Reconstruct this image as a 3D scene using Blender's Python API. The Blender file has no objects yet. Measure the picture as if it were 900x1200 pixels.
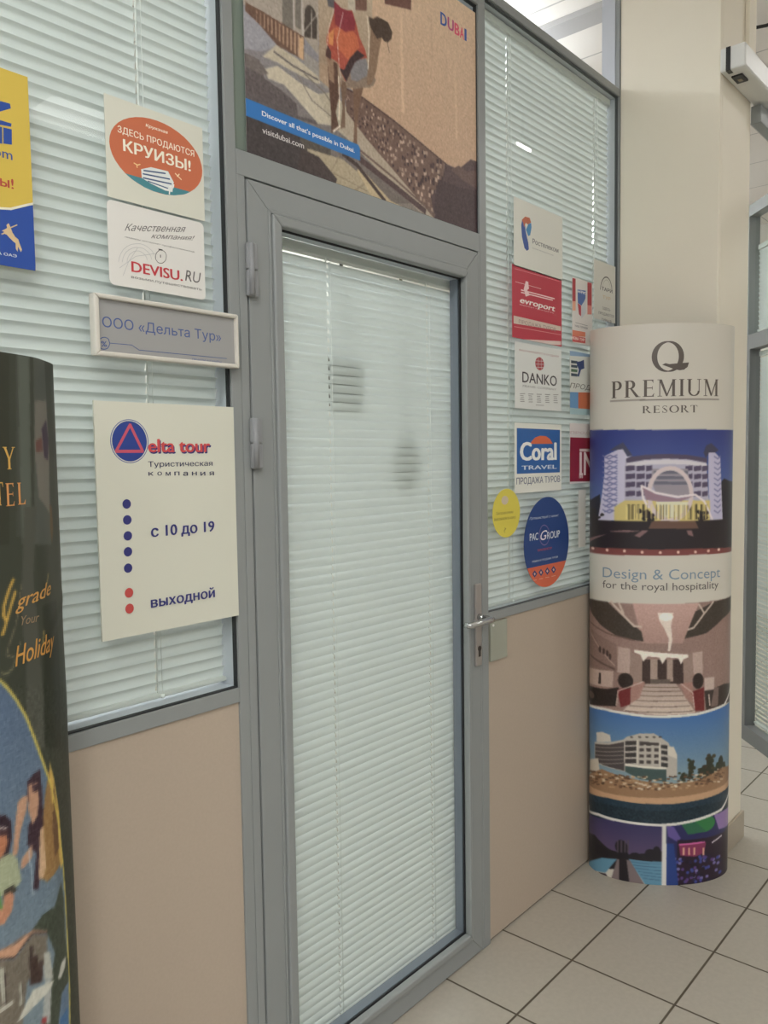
import bpy, bmesh, math, random
import numpy as np
from mathutils import Vector, Matrix

C = bpy.context.scene.collection
PI = math.pi
random.seed(3)

# ------------------------------------------------------------------ printed artwork, local millimetres
PRINTS = {
'cruise': {'u0':0.866,'v0':2.136,'w':231,'h':196,'base':(200,200,185),'y':0.009,'raster':0,'ops':[
 ('E',(190,98,58),118,106,110,72.6),
 ('P',(58,128,138),[41,54,46,51,52,48,58,45,64,43,70,41,77,39,83,37,90,36,97,35,104,34,111,34,118,34,126,34,132,34,140,35,146,36,153,37,160,39,166,41,173,43,179,45,185,48,190,51,195,54]),
 ('T',(226,220,200),'Круизная',91,159,143,159,6.2,1,0.15),
 ('T',(226,220,200),'ЗДЕСЬ ПРОДАЮТСЯ',27,130,208,130,13,0.6,0),
 ('T',(226,220,200),'КРУИЗЫ!',38,97,198,97,23,1.3,0),
 ('P',(210,215,212),[77,71,100,81,141,83,154,64,150,43,132,42,99,48,78,54]),
 ('L',(60,85,125),2.9,[83,70,134,77]),
 ('L',(60,85,125),2.8,[81,63,144,68]),
 ('L',(60,85,125),2.8,[81,55,148,59]),
 ('L',(60,85,125),2.3,[92,51,139,48]),
 ('L',(225,190,130),2.2,[61,79,69,77,75,80]),
 ('L',(225,190,130),2.3,[67,77,68,72]),
 ('L',(225,200,160),2.3,[158,83,173,74]),
 ('L',(225,200,160),2.4,[163,78,168,84]),
 ('L',(225,225,220),2.3,[143,52,148,54]),
 ('L',(225,225,220),2.3,[154,59,152,52]),
 ('L',(225,225,220),2.7,[142,37,143,44])]},
'devisu': {'u0':0.864,'v0':1.967,'w':229,'h':164,'base':(208,206,200),'y':0.009,'raster':0,'ops':[
 ('T',(95,92,90),'Качественная',37,110,183,136,14,0.2,0.5),
 ('T',(95,92,90),'компания!',97,107,205,123,10.4,0.2,0.5),
 ('T',(95,92,90),'лидеры интернет профессионалов',36,97,203,97,2.9,0,0.2),
 ('L',(170,172,172),0.8,[21,46,23,55,27,64,33,73,41,80,51,86,61,89,71,91,82,90,90,87,98,82,103,75,106,66]),
 ('L',(170,172,172),0.8,[29,47,31,55,34,62,39,69,45,74,53,79,61,82,70,83,78,83,85,80,91,76,95,70,97,64]),
 ('L',(170,172,172),0.8,[40,49,41,55,43,60,46,65,51,69,56,73,62,75,68,76,73,75,78,73,82,70,85,66,86,61]),
 ('L',(170,172,172),0.8,[23,35,60,64,110,79]),
 ('L',(170,172,172),0.8,[30,21,42,48,65,82]),
 ('L',(95,92,90),1.3,[132,76,131,71,129,67,126,64,122,61,118,60,114,60,111,61,108,64,106,67,106,71,107,76,109,80,112,83,115,86,119,87,124,87,127,86,130,84,132,80,132,76]),
 ('L',(50,48,48),2,[114,88,123,88]),
 ('L',(50,48,48),1.9,[118,77,118,72]),
 ('T',(185,45,55),'DEVISU.',49,32,171,32,22,1.2,0),
 ('T',(95,92,90),'RU',177,34,218,34,24,-0.3,0.2),
 ('T',(95,92,90),'возьми,путешествовать',48,19,219,19,5.5,0,0)]},
'hours': {'u0':0.813,'v0':1.266,'w':338,'h':471,'base':(196,196,180),'y':-0.001,'raster':0,'ops':[
 ('E',(90,100,150),75,393,43,43.9),
 ('E',(196,196,180),75,393,41,42.1),
 ('E',(35,60,135),75,393,39,40.4),
 ('L',(186,70,92),6,[77,426,104,373]),
 ('L',(186,70,92),6.1,[104,373,44,373]),
 ('L',(186,70,92),5.9,[44,373,77,426]),
 ('T',(40,45,110),'elta tour',118,368,274,368,29,1.6,0),
 ('T',(196,62,60),'elta tour',116,371,271,371,29,1.6,0),
 ('T',(50,52,80),'Туристическая',115,341,276,341,11.3,0.6,0),
 ('T',(50,52,80),'к',115,323,127,323,10.4,0.5,0),
 ('T',(50,52,80),'о',136,323,147,323,10.5,0.5,0),
 ('T',(50,52,80),'м',156,322,168,322,10.6,0.5,0),
 ('T',(50,52,80),'п',177,322,190,322,10.8,0.5,0),
 ('T',(50,52,80),'а',199,321,211,321,10.9,0.5,0),
 ('T',(50,52,80),'н',221,321,234,321,10.9,0.5,0),
 ('T',(50,52,80),'и',243,320,256,320,11.1,0.5,0),
 ('T',(50,52,80),'я',266,320,279,320,11.1,0.5,0),
 ('E',(48,50,115),63,268,9.5,9.4),
 ('E',(48,50,115),63,236,9.6,9.5),
 ('E',(48,50,115),63,204,9.6,9.4),
 ('E',(48,50,115),62,172,9.5,9.5),
 ('E',(48,50,115),61,139,9.5,9.4),
 ('E',(185,62,58),61,89,9.5,9.9),
 ('E',(185,62,58),61,57,9.6,10),
 ('T',(48,50,115),'с 10 до 19',116,197,276,197,24,1.4,0),
 ('T',(48,50,115),'выходной',110,51,272,51,22,1.3,0)]},
'plaque': {'u0':0.823,'v0':1.829,'w':327,'h':105,'base':(148,148,146),'y':-0.017,'raster':0,'ops':[
 ('T',(62,84,142),'ООО «Дельта Тур»',8.7,49,291,49,20,0,0),
 ('L',(62,84,142),1.6,[23,19,22,15,20,11.7,18,8.9,14,6.9,10.4,6,6.8,6.2,3.5,7.6,1,9.9,-0.5,13,-0.9,17,-0.2,20,1.6,24,4.3,26,7.7,28,11.4,29,15,29,18,28,21,26,22,22,23,19]),
 ('T',(62,84,142),'%',4.6,11.1,17,11.1,11,1,0),
 ('L',(62,84,142),1.2,[24,19,71,20,87,11.5,305,13]),
 ('L',(62,84,142),1.2,[-10.2,18,-1.2,17]),
 ('T',(62,84,142),'ПЕЧАТИ ШТАМПЫ',214,0.8,290,0.8,5.4,0,0)]},
'airline': {'u0':0.4,'v0':1.968,'w':316,'h':343,'base':(196,168,42),'y':0.009,'raster':0,'ops':[
 ('P',(30,70,150),[168,95,244,96,275,101,307,116,321,122,315,-13,164,7.6]),
 ('L',(215,210,190),4.1,[168,97,244,97,275,102,306,116,321,122]),
 ('P',(30,70,150),[246,280,264,285,282,286,283,278,264,267,245,262]),
 ('P',(30,70,150),[244,248,263,252,283,252,282,246,263,244,244,242]),
 ('P',(30,70,150),[244,238,266,241,265,212,243,210]),
 ('P',(30,70,150),[268,241,283,242,282,215,267,213]),
 ('T',(30,70,150),'com',237,188,282,188,18,0.4,0),
 ('T',(170,55,45),'туры!',212,138,282,138,18,1,0),
 ('P',(196,170,124),[257,60,263,64,267,67,266,72,270,76,272,72,274,67,276,61,281,54,286,51,288,44,292,34,290,29,285,38,284,29,281,33,281,43,276,46,270,51,266,55,262,56,257,53,256,55,262,59]),
 ('L',(190,165,120),1.9,[270,67,285,76]),
 ('T',(205,210,215),'ДУБАЙ,А ОАЭ',207,18,282,18,5.1,0.6,0)]},
'rostel': {'u0':2.349,'v0':2.252,'w':328,'h':226,'base':(208,208,198),'y':0.009,'raster':0,'ops':[
 ('P',(50,80,150),[46,142,52,160,62,167,70,148,74,127,91,92,95,71,82,63,66,70,50,105]),
 ('P',(185,95,60),[50,160,71,175,100,177,110,164,91,152,75,155,65,138,57,153]),
 ('P',(60,130,180),[91,154,110,162,113,148,104,120,91,114,83,124,76,132]),
 ('T',(75,75,80),'Ростелеком',119,95,298,95,17,0.3,0),
 ('T',(150,150,150),'более возможностей',118,78,261,78,4.8,0,0)]},
'evro': {'u0':2.337,'v0':2.016,'w':334,'h':240,'base':(178,38,60),'y':0.009,'raster':0,'ops':[
 ('L',(215,120,130),1.7,[17,227,328,232]),
 ('L',(225,190,190),1.3,[20,185,188,186]),
 ('P',(225,190,190),[86,197,102,197,106,174,94,168,114,154,85,145,73,169]),
 ('L',(225,190,190),3.9,[56,163,282,165]),
 ('L',(225,190,190),3.8,[56,155,268,158]),
 ('T',(230,215,210),'evroport',48,120,286,120,21,1.5,0.15),
 ('T',(225,190,190),'европорт туроператор',46,112,277,112,3.8,0,0),
 ('P',(196,178,165),[7.5,72,328,72,328,56,7.3,46]),
 ('T',(150,120,115),'ПРОДАЖА ТУРОВ',40,50,291,50,13,0.3,0),
 ('L',(205,130,130),2.1,[11.2,36,328,42]),
 ('P',(205,185,178),[6.9,-4.5,328,19,328,5.3,6.8,-19])]},
'ntk': {'u0':2.752,'v0':2.04,'w':160,'h':240,'base':(205,200,195),'y':0.009,'raster':0,'ops':[
 ('P',(165,45,55),[-16,235,25,236,25,153,-13,150]),
 ('P',(165,45,55),[119,238,154,240,154,154,119,152]),
 ('P',(212,150,120),[-13,150,25,153,25,119,-13,116]),
 ('P',(205,120,110),[119,152,154,154,154,121,119,117]),
 ('P',(70,100,160),[39,199,105,204,103,174,73,143,42,150]),
 ('P',(170,45,65),[40,149,68,143,68,103,51,109]),
 ('P',(190,190,195),[70,143,105,174,108,121,70,95]),
 ('T',(220,220,225),'НТК',44,188,102,188,10.5,0.8,0),
 ('L',(200,195,195),2.1,[39,191,103,197]),
 ('L',(120,115,115),1.6,[23,75,120,74]),
 ('T',(110,105,110),'НАШ ТУРИЗМ',20,60,120,60,7.4,0.5,0),
 ('P',(200,110,80),[-13,45,102,48,102,30,-13,23]),
 ('P',(190,75,75),[-16,25,102,27,102,5.6,-16,1.9]),
 ('T',(235,215,205),'НЕВА ТУР',-6.7,11.7,94,11.7,10.4,1,0)]},
'tari': {'u0':2.925,'v0':2.15,'w':187,'h':225,'base':(200,198,188),'y':0.009,'raster':0,'ops':[
 ('L',(95,92,88),4.9,[55,117,57,130,62,142,70,153,80,162,92,169,104,172,118,172,130,168,140,162,148,152,154,140,155,126]),
 ('L',(160,155,145),2.2,[73,122,74,131,77,140,82,148,90,155,98,159,107,162,116,161,125,159,132,154,138,146,141,138,143,128]),
 ('T',(70,65,70),'ТАРИ',65,116,159,116,14,0.8,0),
 ('T',(190,165,120),'ТУР',75,85,143,85,13,0.5,0),
 ('T',(110,105,105),'ЗДЕСЬ',72,43,141,43,10.5,0.6,0),
 ('T',(110,105,105),'ПРОДАЮТСЯ',39,21,173,21,10.4,0.6,0),
 ('T',(110,105,105),'ТУРЫ В',64,-2.8,151,-2.8,10.5,0.6,0),
 ('P',(80,70,120),[-16,-20,66,-16,173,-18,219,-17,219,-33,-16,-50])]},
'danko': {'u0':2.351,'v0':1.782,'w':317,'h':222,'base':(206,208,204),'y':0.009,'raster':0,'ops':[
 ('E',(165,62,68),163,160,30,22.9),
 ('L',(200,180,180),1.8,[136,168,190,171]),
 ('L',(200,180,180),1.8,[136,157,190,160]),
 ('L',(200,180,180),1.8,[136,146,190,149]),
 ('L',(200,180,180),1.9,[154,181,152,139]),
 ('L',(200,180,180),1.8,[174,183,175,140]),
 ('T',(165,110,110),'ВАШ МАРШРУТ К ОТДЫХУ',29,193,299,193,6.2,0,0),
 ('T',(62,56,60),'DANKO',47,89,284,89,38,0.5,0),
 ('T',(140,135,135),'TRAVEL COMPANY',47,73,282,73,7.5,0,0.3),
 ('L',(140,138,136),2.2,[32,49,64,51]),
 ('L',(140,138,136),2.2,[33,43,54,43]),
 ('L',(140,138,136),2.2,[35,36,56,37]),
 ('L',(140,138,136),2.2,[32,30,58,30]),
 ('L',(140,138,136),2.2,[34,23,60,24]),
 ('L',(140,138,136),2.2,[85,51,119,52]),
 ('L',(140,138,136),2.3,[87,45,109,45]),
 ('L',(140,138,136),2.2,[89,38,111,38]),
 ('L',(140,138,136),2.3,[86,31,112,32]),
 ('L',(140,138,136),2.3,[88,24,114,25]),
 ('L',(140,138,136),2.3,[141,53,175,54]),
 ('L',(140,138,136),2.3,[143,46,165,47]),
 ('L',(140,138,136),2.3,[144,40,167,40]),
 ('L',(140,138,136),2.3,[142,33,169,33]),
 ('L',(140,138,136),2.3,[143,26,170,27]),
 ('L',(140,138,136),2.4,[198,55,233,56]),
 ('L',(140,138,136),2.3,[200,48,223,49]),
 ('L',(140,138,136),2.3,[202,41,225,42]),
 ('L',(140,138,136),2.4,[199,34,227,35]),
 ('L',(140,138,136),2.3,[201,28,228,28]),
 ('L',(140,138,136),2.3,[257,57,293,59]),
 ('L',(140,138,136),2.3,[259,50,282,51]),
 ('L',(140,138,136),2.4,[260,43,284,44]),
 ('L',(140,138,136),2.4,[258,36,286,37]),
 ('L',(140,138,136),2.4,[260,29,288,30]),
 ('L',(140,138,136),1.8,[134,15,190,16])]},
'ant': {'u0':2.733,'v0':1.774,'w':217,'h':234,'base':(200,202,195),'y':0.009,'raster':0,'ops':[
 ('P',(130,160,190),[-13,232,386,254,386,237,-13,214]),
 ('P',(55,70,85),[9.1,199,59,200,57,190,9.1,188]),
 ('P',(55,70,85),[9.1,183,59,184,57,174,9.1,173]),
 ('P',(75,105,80),[9.1,168,59,168,57,158,9.1,157]),
 ('P',(55,70,85),[9.1,152,59,152,57,142,9.1,141]),
 ('P',(40,60,110),[48,196,82,201,110,209,114,177,87,170,70,142,57,144,70,168,57,183]),
 ('T',(95,92,85),'ПРОДАЖА',-0.7,97,297,97,19,0,0.25),
 ('P',(90,140,185),[-13,81,65,84,65,23,-13,24]),
 ('P',(190,100,60),[65,84,387,97,388,25,65,22]),
 ('P',(150,180,185),[-13,23,388,25,388,1.9,-13,-5])]},
'coral': {'u0':2.348,'v0':1.494,'w':320,'h':239,'base':(212,212,202),'y':0.009,'raster':0,'ops':[
 ('P',(32,92,160),[14,221,310,220,309,65,13,66]),
 ('P',(205,92,42),[100,168,114,179,136,191,168,197,209,196,237,186,258,169]),
 ('T',(222,224,220),'Coral',33,111,286,111,67,2.2,0),
 ('T',(200,210,220),'TRAVEL',44,79,286,79,15,1,0),
 ('T',(75,85,115),'ПРОДАЖА ТУРОВ',10.7,30,310,30,23,0.3,0)]},
'redint': {'u0':2.733,'v0':1.514,'w':287,'h':227,'base':(208,200,196),'y':0.009,'raster':0,'ops':[
 ('P',(140,24,50),[3.2,174,487,172,489,-1.3,-5.9,8.2]),
 ('P',(215,190,185),[76,131,178,131,178,120,76,121]),
 ('T',(225,205,200),'INTOURIST',76,30,760,30,95,1,0),
 ('T',(190,165,160),'ПРОДАЖА ТУРОВ',4.2,187,487,187,9.7,0,0),
 ('T',(225,205,200),'М',74,19,102,19,20,1,0)]},
'yellow': {'u0':2.212,'v0':1.349,'w':169,'h':163,'base':(205,190,40),'y':0.009,'raster':0,'ops':[
 ('E',(190,175,150),74,125,21,14.6),
 ('T',(120,105,40),'Заправляем',21,79,124,79,9.3,0,0),
 ('T',(120,105,40),'ВЫЕЗЖАЕМ В АЭРО',9.6,60,140,60,8.2,0.4,0),
 ('T',(150,135,40),'?',66,18,81,18,16,0,0)]},
'blueoval': {'u0':2.405,'v0':1.148,'w':320,'h':325,'base':(28,62,122),'y':0.009,'raster':0,'ops':[
 ('OVCUT',(202,88,50),82,81.6),
 ('T',(190,200,215),'Путешествуй с нами!',38,250,241,250,8.8,-0.2,0.4),
 ('L',(120,100,150),3.4,[175,186,173,175,168,165,160,158,150,154,139,153,128,156,118,162,111,170,106,181,104,192,106,203,111,212,119,220,128,224,139,225,150,222,160,217,168,208,173,198,175,186]),
 ('T',(210,215,222),'PAC',39,176,96,176,27,0.2,0),
 ('T',(225,215,235),'G',112,172,159,172,36,0.2,0.3),
 ('T',(210,215,222),'ROUP',159,173,251,173,27,0.2,0),
 ('T',(185,70,75),'ТУРОПЕРАТОР',90,134,193,134,7.8,0.4,0),
 ('T',(190,200,215),'ПОИСК И ПРОДАЖА ТУРОВ',55,98,236,98,6.6,0.3,0),
 ('P',(40,55,110),[72,70,89,55,71,44,54,59]),
 ('P',(210,170,150),[71,62,78,56,71,51,65,58]),
 ('L',(215,150,125),2.2,[58,35,84,34]),
 ('P',(40,55,110),[115,70,132,55,115,44,97,59]),
 ('P',(210,170,150),[115,63,121,56,115,51,108,58]),
 ('L',(215,150,125),2.3,[102,35,128,34]),
 ('P',(40,55,110),[159,71,177,55,159,43,141,59]),
 ('P',(210,170,150),[159,63,166,56,159,51,152,58]),
 ('L',(215,150,125),2.2,[145,35,172,34]),
 ('P',(40,55,110),[204,71,222,55,204,43,186,59]),
 ('P',(210,170,150),[204,63,211,56,204,51,197,58]),
 ('L',(215,150,125),2.3,[190,34,218,34])]},
'dubai': {'u0':1.219,'v0':2.315,'w':934,'h':662,'base':(128,118,108),'y':0.009,'raster':1,'ops':[
 ('G',(150,150,160),(110,98,90),[-9.7,322,280,438,1026,116,-24,-119]),
 ('P',(165,152,138),[-7.2,396,244,504,233,296,186,320,125,315,54,323,13,327,-9.8,318]),
 ('P',(120,112,102),[119,415,154,430,150,325,116,319]),
 ('P',(120,112,102),[161,433,179,440,176,334,158,335]),
 ('E',(72,62,54),210,373,21,31.6),
 ('P',(72,62,54),[188,364,231,381,229,332,187,322]),
 ('L',(178,168,160),5,[153,412,153,326]),
 ('L',(185,178,172),4.4,[181,423,182,322]),
 ('L',(170,160,150),3,[213,396,211,327]),
 ('L',(195,185,175),1.9,[236,398,181,327]),
 ('P',(150,148,155),[-10.1,308,12,312,100,270,51,239,2.8,228,-13,226]),
 ('P',(150,142,135),[185,287,233,278,274,220,252,224,184,257]),
 ('P',(186,174,150),[53,229,95,270,159,263,231,244,239,227,188,226,133,228,98,231]),
 ('P',(192,180,156),[57,202,98,224,162,210,230,202,273,186,272,139,228,130,161,165,117,187,68,185]),
 ('P',(176,164,140),[230,202,274,220,308,212,377,182,425,144,375,106,328,125,272,139]),
 ('P',(92,82,82),[-13,216,9.2,217,50,207,56,181,111,171,156,156,160,128,218,135,228,126,-17,109]),
 ('P',(110,100,96),[2.5,218,41,218,69,196,50,186,1.6,190]),
 ('L',(105,96,92),5,[89,252,148,241,231,236]),
 ('L',(120,110,100),3.7,[184,235,252,213,274,197]),
 ('L',(125,112,102),3,[163,224,208,180,273,162]),
 ('P',(66,58,58),[-18,82,94,87,227,92,270,78,268,-15,90,-57,-21,-15]),
 ('P',(84,76,68),[159,88,271,89,269,28,225,20,178,53]),
 ('P',(108,78,62),[6.2,331,54,330,186,322,184,266,100,270,44,298,5.5,311]),
 ('P',(178,142,112),[38,327,40,326,39,299,37,299]),
 ('P',(178,142,112),[49,326,51,326,50,296,48,296]),
 ('P',(178,142,112),[60,326,63,325,62,294,59,294]),
 ('P',(178,142,112),[71,325,74,325,73,291,70,291]),
 ('P',(178,142,112),[82,324,86,324,85,288,81,288]),
 ('P',(178,142,112),[94,324,98,324,97,286,93,285]),
 ('P',(178,142,112),[106,323,110,323,109,283,104,282]),
 ('P',(178,142,112),[117,322,122,323,121,280,116,280]),
 ('P',(178,142,112),[129,322,135,322,133,278,128,277]),
 ('P',(178,142,112),[141,321,147,322,146,275,140,274]),
 ('P',(178,142,112),[153,320,160,321,158,272,152,271]),
 ('P',(178,142,112),[165,320,172,321,171,270,164,268]),
 ('P',(178,142,112),[177,319,185,320,183,267,176,265]),
 ('P',(205,165,120),[170,314,184,317,182,266,169,266]),
 ('G',(212,180,146),(186,148,116),[382,634,1214,1012,968,55,627,149,372,248,335,256,413,358]),
 ('G',(206,188,160),(150,125,100),[239,569,444,662,427,281,327,249,270,230,235,242]),
 ('P',(112,74,64),[485,558,602,606,599,548,487,519]),
 ('P',(118,82,68),[371,511,417,530,414,472,370,457]),
 ('P',(190,178,158),[342,518,372,531,370,451,343,441]),
 ('P',(168,140,112),[236,281,271,283,276,227,235,238]),
 ('L',(198,164,132),7.1,[429,353,434,243]),
 ('L',(198,164,132),7.3,[511,434,517,311]),
 ('L',(198,164,132),7.6,[632,424,642,264]),
 ('L',(198,164,132),8,[764,471,752,319]),
 ('L',(198,164,132),7.7,[689,566,695,446]),
 ('L',(198,164,132),8.2,[854,444,862,270]),
 ('L',(213,180,146),11.6,[555,524,558,260]),
 ('L',(205,172,138),10.3,[804,508,810,256]),
 ('P',(170,154,124),[190,60,315,67,502,5,544,-12,468,-18,313,-13,257,13,189,34]),
 ('L',(140,122,98),2.4,[189,34,405,8.8]),
 ('L',(140,122,98),2.5,[256,3.2,301,73]),
 ('L',(140,122,98),2.5,[351,-3.9,429,46]),
 ('P',(70,58,56),[170,55,230,50,292,12,277,-21,148,-24]),
 ('P',(172,156,134),[322,188,370,183,432,150,554,82,661,41,717,-3.4,624,4.9,486,60,384,101,310,140]),
 ('P',(188,168,128),[372,67,502,5,588,-3,428,-6.5,367,51]),
 ('P',(112,84,72),[327,246,395,243,523,222,759,168,840,144,935,127,934,-14,698,-1.7,554,71,408,143,330,190]),
 ('P',(190,160,138),[432,218,438,218,438,212,432,211]),
 ('P',(165,138,118),[543,196,550,197,550,189,543,187]),
 ('P',(165,138,118),[505,115,512,116,512,108,505,107]),
 ('P',(78,54,50),[425,184,431,184,431,178,425,177]),
 ('P',(78,54,50),[690,45,701,46,701,34,690,33]),
 ('P',(78,54,50),[421,153,427,154,426,147,421,146]),
 ('P',(78,54,50),[703,147,714,148,714,136,703,134]),
 ('P',(78,54,50),[454,143,460,144,460,137,454,136]),
 ('P',(190,160,138),[368,199,372,199,372,194,368,193]),
 ('P',(190,160,138),[556,183,563,184,563,175,555,174]),
 ('P',(66,46,44),[450,138,456,139,456,132,450,131]),
 ('P',(78,54,50),[725,174,736,175,736,163,725,161]),
 ('P',(66,46,44),[586,83,594,84,594,74,586,73]),
 ('P',(78,54,50),[414,196,419,197,419,191,414,190]),
 ('P',(78,54,50),[520,193,527,194,527,186,520,184]),
 ('P',(165,138,118),[441,155,447,156,447,149,441,148]),
 ('P',(78,54,50),[351,204,355,204,355,199,351,198]),
 ('P',(78,54,50),[561,124,568,124,568,115,560,114]),
 ('P',(165,138,118),[392,185,397,185,397,180,392,179]),
 ('P',(190,160,138),[512,190,519,191,518,183,512,182]),
 ('P',(66,46,44),[450,192,455,192,455,185,449,184]),
 ('P',(78,54,50),[469,167,475,167,475,160,469,159]),
 ('P',(150,122,105),[374,232,379,233,379,228,374,227]),
 ('P',(150,122,105),[450,171,456,172,455,165,450,164]),
 ('P',(78,54,50),[382,171,386,171,386,166,382,165]),
 ('P',(165,138,118),[534,204,541,204,541,196,534,195]),
 ('P',(78,54,50),[752,-5,764,-4.6,764,-17,752,-18]),
 ('P',(150,122,105),[340,226,344,227,344,222,340,222]),
 ('P',(66,46,44),[689,114,700,115,700,104,689,102]),
 ('P',(66,46,44),[641,178,651,179,651,169,641,167]),
 ('P',(150,122,105),[412,195,417,196,417,190,412,189]),
 ('P',(150,122,105),[438,174,443,174,443,168,437,167]),
 ('P',(165,138,118),[475,218,481,219,481,212,475,210]),
 ('P',(78,54,50),[531,167,538,168,538,160,531,158]),
 ('P',(190,160,138),[809,46,823,46,822,33,809,31]),
 ('P',(150,122,105),[801,78,814,79,814,65,801,64]),
 ('P',(150,122,105),[380,231,384,232,384,226,380,226]),
 ('P',(66,46,44),[597,66,606,66,605,57,597,56]),
 ('P',(150,122,105),[349,212,353,213,353,208,349,207]),
 ('P',(66,46,44),[470,216,477,217,476,210,470,209]),
 ('P',(150,122,105),[456,131,462,131,461,124,456,123]),
 ('P',(190,160,138),[542,179,550,179,549,171,542,170]),
 ('P',(190,160,138),[549,180,556,180,556,172,549,171]),
 ('P',(150,122,105),[436,149,442,150,442,143,436,142]),
 ('P',(78,54,50),[552,202,560,202,560,194,552,192]),
 ('P',(150,122,105),[439,180,445,180,445,174,439,173]),
 ('P',(78,54,50),[514,184,521,184,520,176,513,175]),
 ('P',(66,46,44),[352,185,357,185,356,180,352,180]),
 ('P',(165,138,118),[380,197,385,197,385,192,380,191]),
 ('P',(150,122,105),[550,195,558,195,558,187,550,186]),
 ('P',(150,122,105),[772,59,784,59,784,46,772,45]),
 ('P',(78,54,50),[476,154,482,155,482,148,476,147]),
 ('P',(78,54,50),[710,88,721,89,721,77,710,76]),
 ('P',(190,160,138),[477,180,484,181,484,173,477,172]),
 ('P',(150,122,105),[362,178,366,178,366,173,362,172]),
 ('P',(150,122,105),[350,188,354,188,354,183,350,183]),
 ('P',(165,138,118),[685,139,696,139,696,128,685,127]),
 ('P',(190,160,138),[739,50,751,50,750,38,739,36]),
 ('P',(190,160,138),[585,102,593,102,593,93,584,92]),
 ('P',(150,122,105),[425,227,430,228,430,222,425,221]),
 ('P',(165,138,118),[337,195,341,195,341,191,337,190]),
 ('P',(190,160,138),[503,132,509,133,509,125,502,124]),
 ('P',(150,122,105),[744,73,755,73,755,61,743,60]),
 ('P',(66,46,44),[399,187,404,188,404,182,399,181]),
 ('P',(66,46,44),[688,105,699,105,699,94,688,93]),
 ('P',(66,46,44),[524,201,532,202,532,194,524,193]),
 ('P',(78,54,50),[379,198,383,198,383,193,379,192]),
 ('P',(78,54,50),[605,177,614,178,614,168,605,167]),
 ('P',(165,138,118),[364,182,369,183,368,178,364,177]),
 ('P',(165,138,118),[459,190,465,190,465,183,459,182]),
 ('P',(190,160,138),[367,203,371,203,371,198,367,197]),
 ('P',(190,160,138),[417,151,423,151,422,145,417,144]),
 ('P',(190,160,138),[431,186,436,186,436,180,430,179]),
 ('P',(66,46,44),[372,229,376,230,376,225,372,224]),
 ('P',(190,160,138),[702,118,712,119,712,107,701,106]),
 ('P',(190,160,138),[512,135,519,135,519,127,512,126]),
 ('P',(150,122,105),[359,185,363,185,363,180,359,179]),
 ('P',(190,160,138),[617,62,627,62,626,52,617,51]),
 ('P',(150,122,105),[515,124,522,125,522,117,515,116]),
 ('P',(150,122,105),[493,199,500,200,499,192,493,191]),
 ('P',(78,54,50),[471,137,477,137,477,130,471,129]),
 ('P',(150,122,105),[571,87,579,87,579,78,571,77]),
 ('P',(66,46,44),[335,226,338,227,338,222,334,222]),
 ('P',(66,46,44),[378,183,382,183,382,178,377,177]),
 ('P',(150,122,105),[546,198,553,198,553,190,545,189]),
 ('P',(150,122,105),[511,181,518,182,518,174,511,172]),
 ('P',(165,138,118),[683,22,694,23,694,11.3,683,10.3]),
 ('P',(78,54,50),[638,100,648,101,648,90,638,89]),
 ('P',(66,46,44),[572,86,580,86,580,77,572,76]),
 ('P',(190,160,138),[462,140,468,141,468,134,461,133]),
 ('P',(150,122,105),[607,135,616,136,616,126,607,124]),
 ('P',(78,54,50),[438,174,444,174,444,168,438,167]),
 ('P',(150,122,105),[388,228,393,229,393,223,388,222]),
 ('P',(78,54,50),[638,99,647,99,647,89,637,88]),
 ('P',(66,46,44),[757,101,769,102,769,89,757,88]),
 ('P',(165,138,118),[698,67,709,68,709,56,698,55]),
 ('P',(150,122,105),[364,198,368,198,368,193,363,192]),
 ('P',(150,122,105),[473,183,480,184,480,177,473,176]),
 ('P',(165,138,118),[461,219,467,220,467,213,461,212]),
 ('P',(165,138,118),[563,109,571,110,571,101,562,100]),
 ('P',(165,138,118),[702,44,713,44,712,32,702,31]),
 ('P',(190,160,138),[398,189,403,190,403,184,398,183]),
 ('P',(165,138,118),[629,47,639,48,638,37,629,36]),
 ('P',(165,138,118),[680,27,690,27,690,16,680,15]),
 ('P',(150,122,105),[404,195,409,196,409,190,404,189]),
 ('P',(78,54,50),[608,80,617,81,617,71,608,70]),
 ('P',(66,46,44),[730,53,741,54,741,41,729,40]),
 ('P',(150,122,105),[432,185,438,186,438,179,432,178]),
 ('P',(78,54,50),[465,199,471,200,471,193,464,192]),
 ('P',(190,160,138),[570,135,578,136,578,127,570,126]),
 ('P',(190,160,138),[755,96,768,97,767,84,755,83]),
 ('P',(190,160,138),[795,102,808,103,807,89,794,88]),
 ('P',(150,122,105),[512,211,519,212,518,204,511,203]),
 ('P',(66,46,44),[754,86,766,87,766,74,754,73]),
 ('P',(190,160,138),[608,145,617,146,617,136,608,135]),
 ('P',(165,138,118),[613,173,622,174,622,164,612,163]),
 ('P',(78,54,50),[531,98,538,98,538,90,531,89]),
 ('P',(165,138,118),[603,154,612,155,611,145,602,144]),
 ('P',(190,160,138),[679,106,689,106,689,95,679,94]),
 ('P',(150,122,105),[751,28,763,29,763,16,751,15]),
 ('P',(150,122,105),[770,155,782,156,782,143,770,141]),
 ('P',(66,46,44),[783,134,796,135,795,122,783,120]),
 ('P',(66,46,44),[640,109,650,109,650,99,640,98]),
 ('P',(150,122,105),[443,179,449,179,449,172,443,172]),
 ('P',(78,54,50),[678,151,688,152,688,140,677,139]),
 ('P',(78,54,50),[366,221,370,221,370,216,366,215]),
 ('P',(150,122,105),[605,109,614,110,613,100,604,99]),
 ('P',(150,122,105),[666,83,676,84,676,72,666,71]),
 ('P',(66,46,44),[743,42,755,43,755,30,743,29]),
 ('P',(66,46,44),[490,216,496,217,496,209,490,208]),
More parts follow.
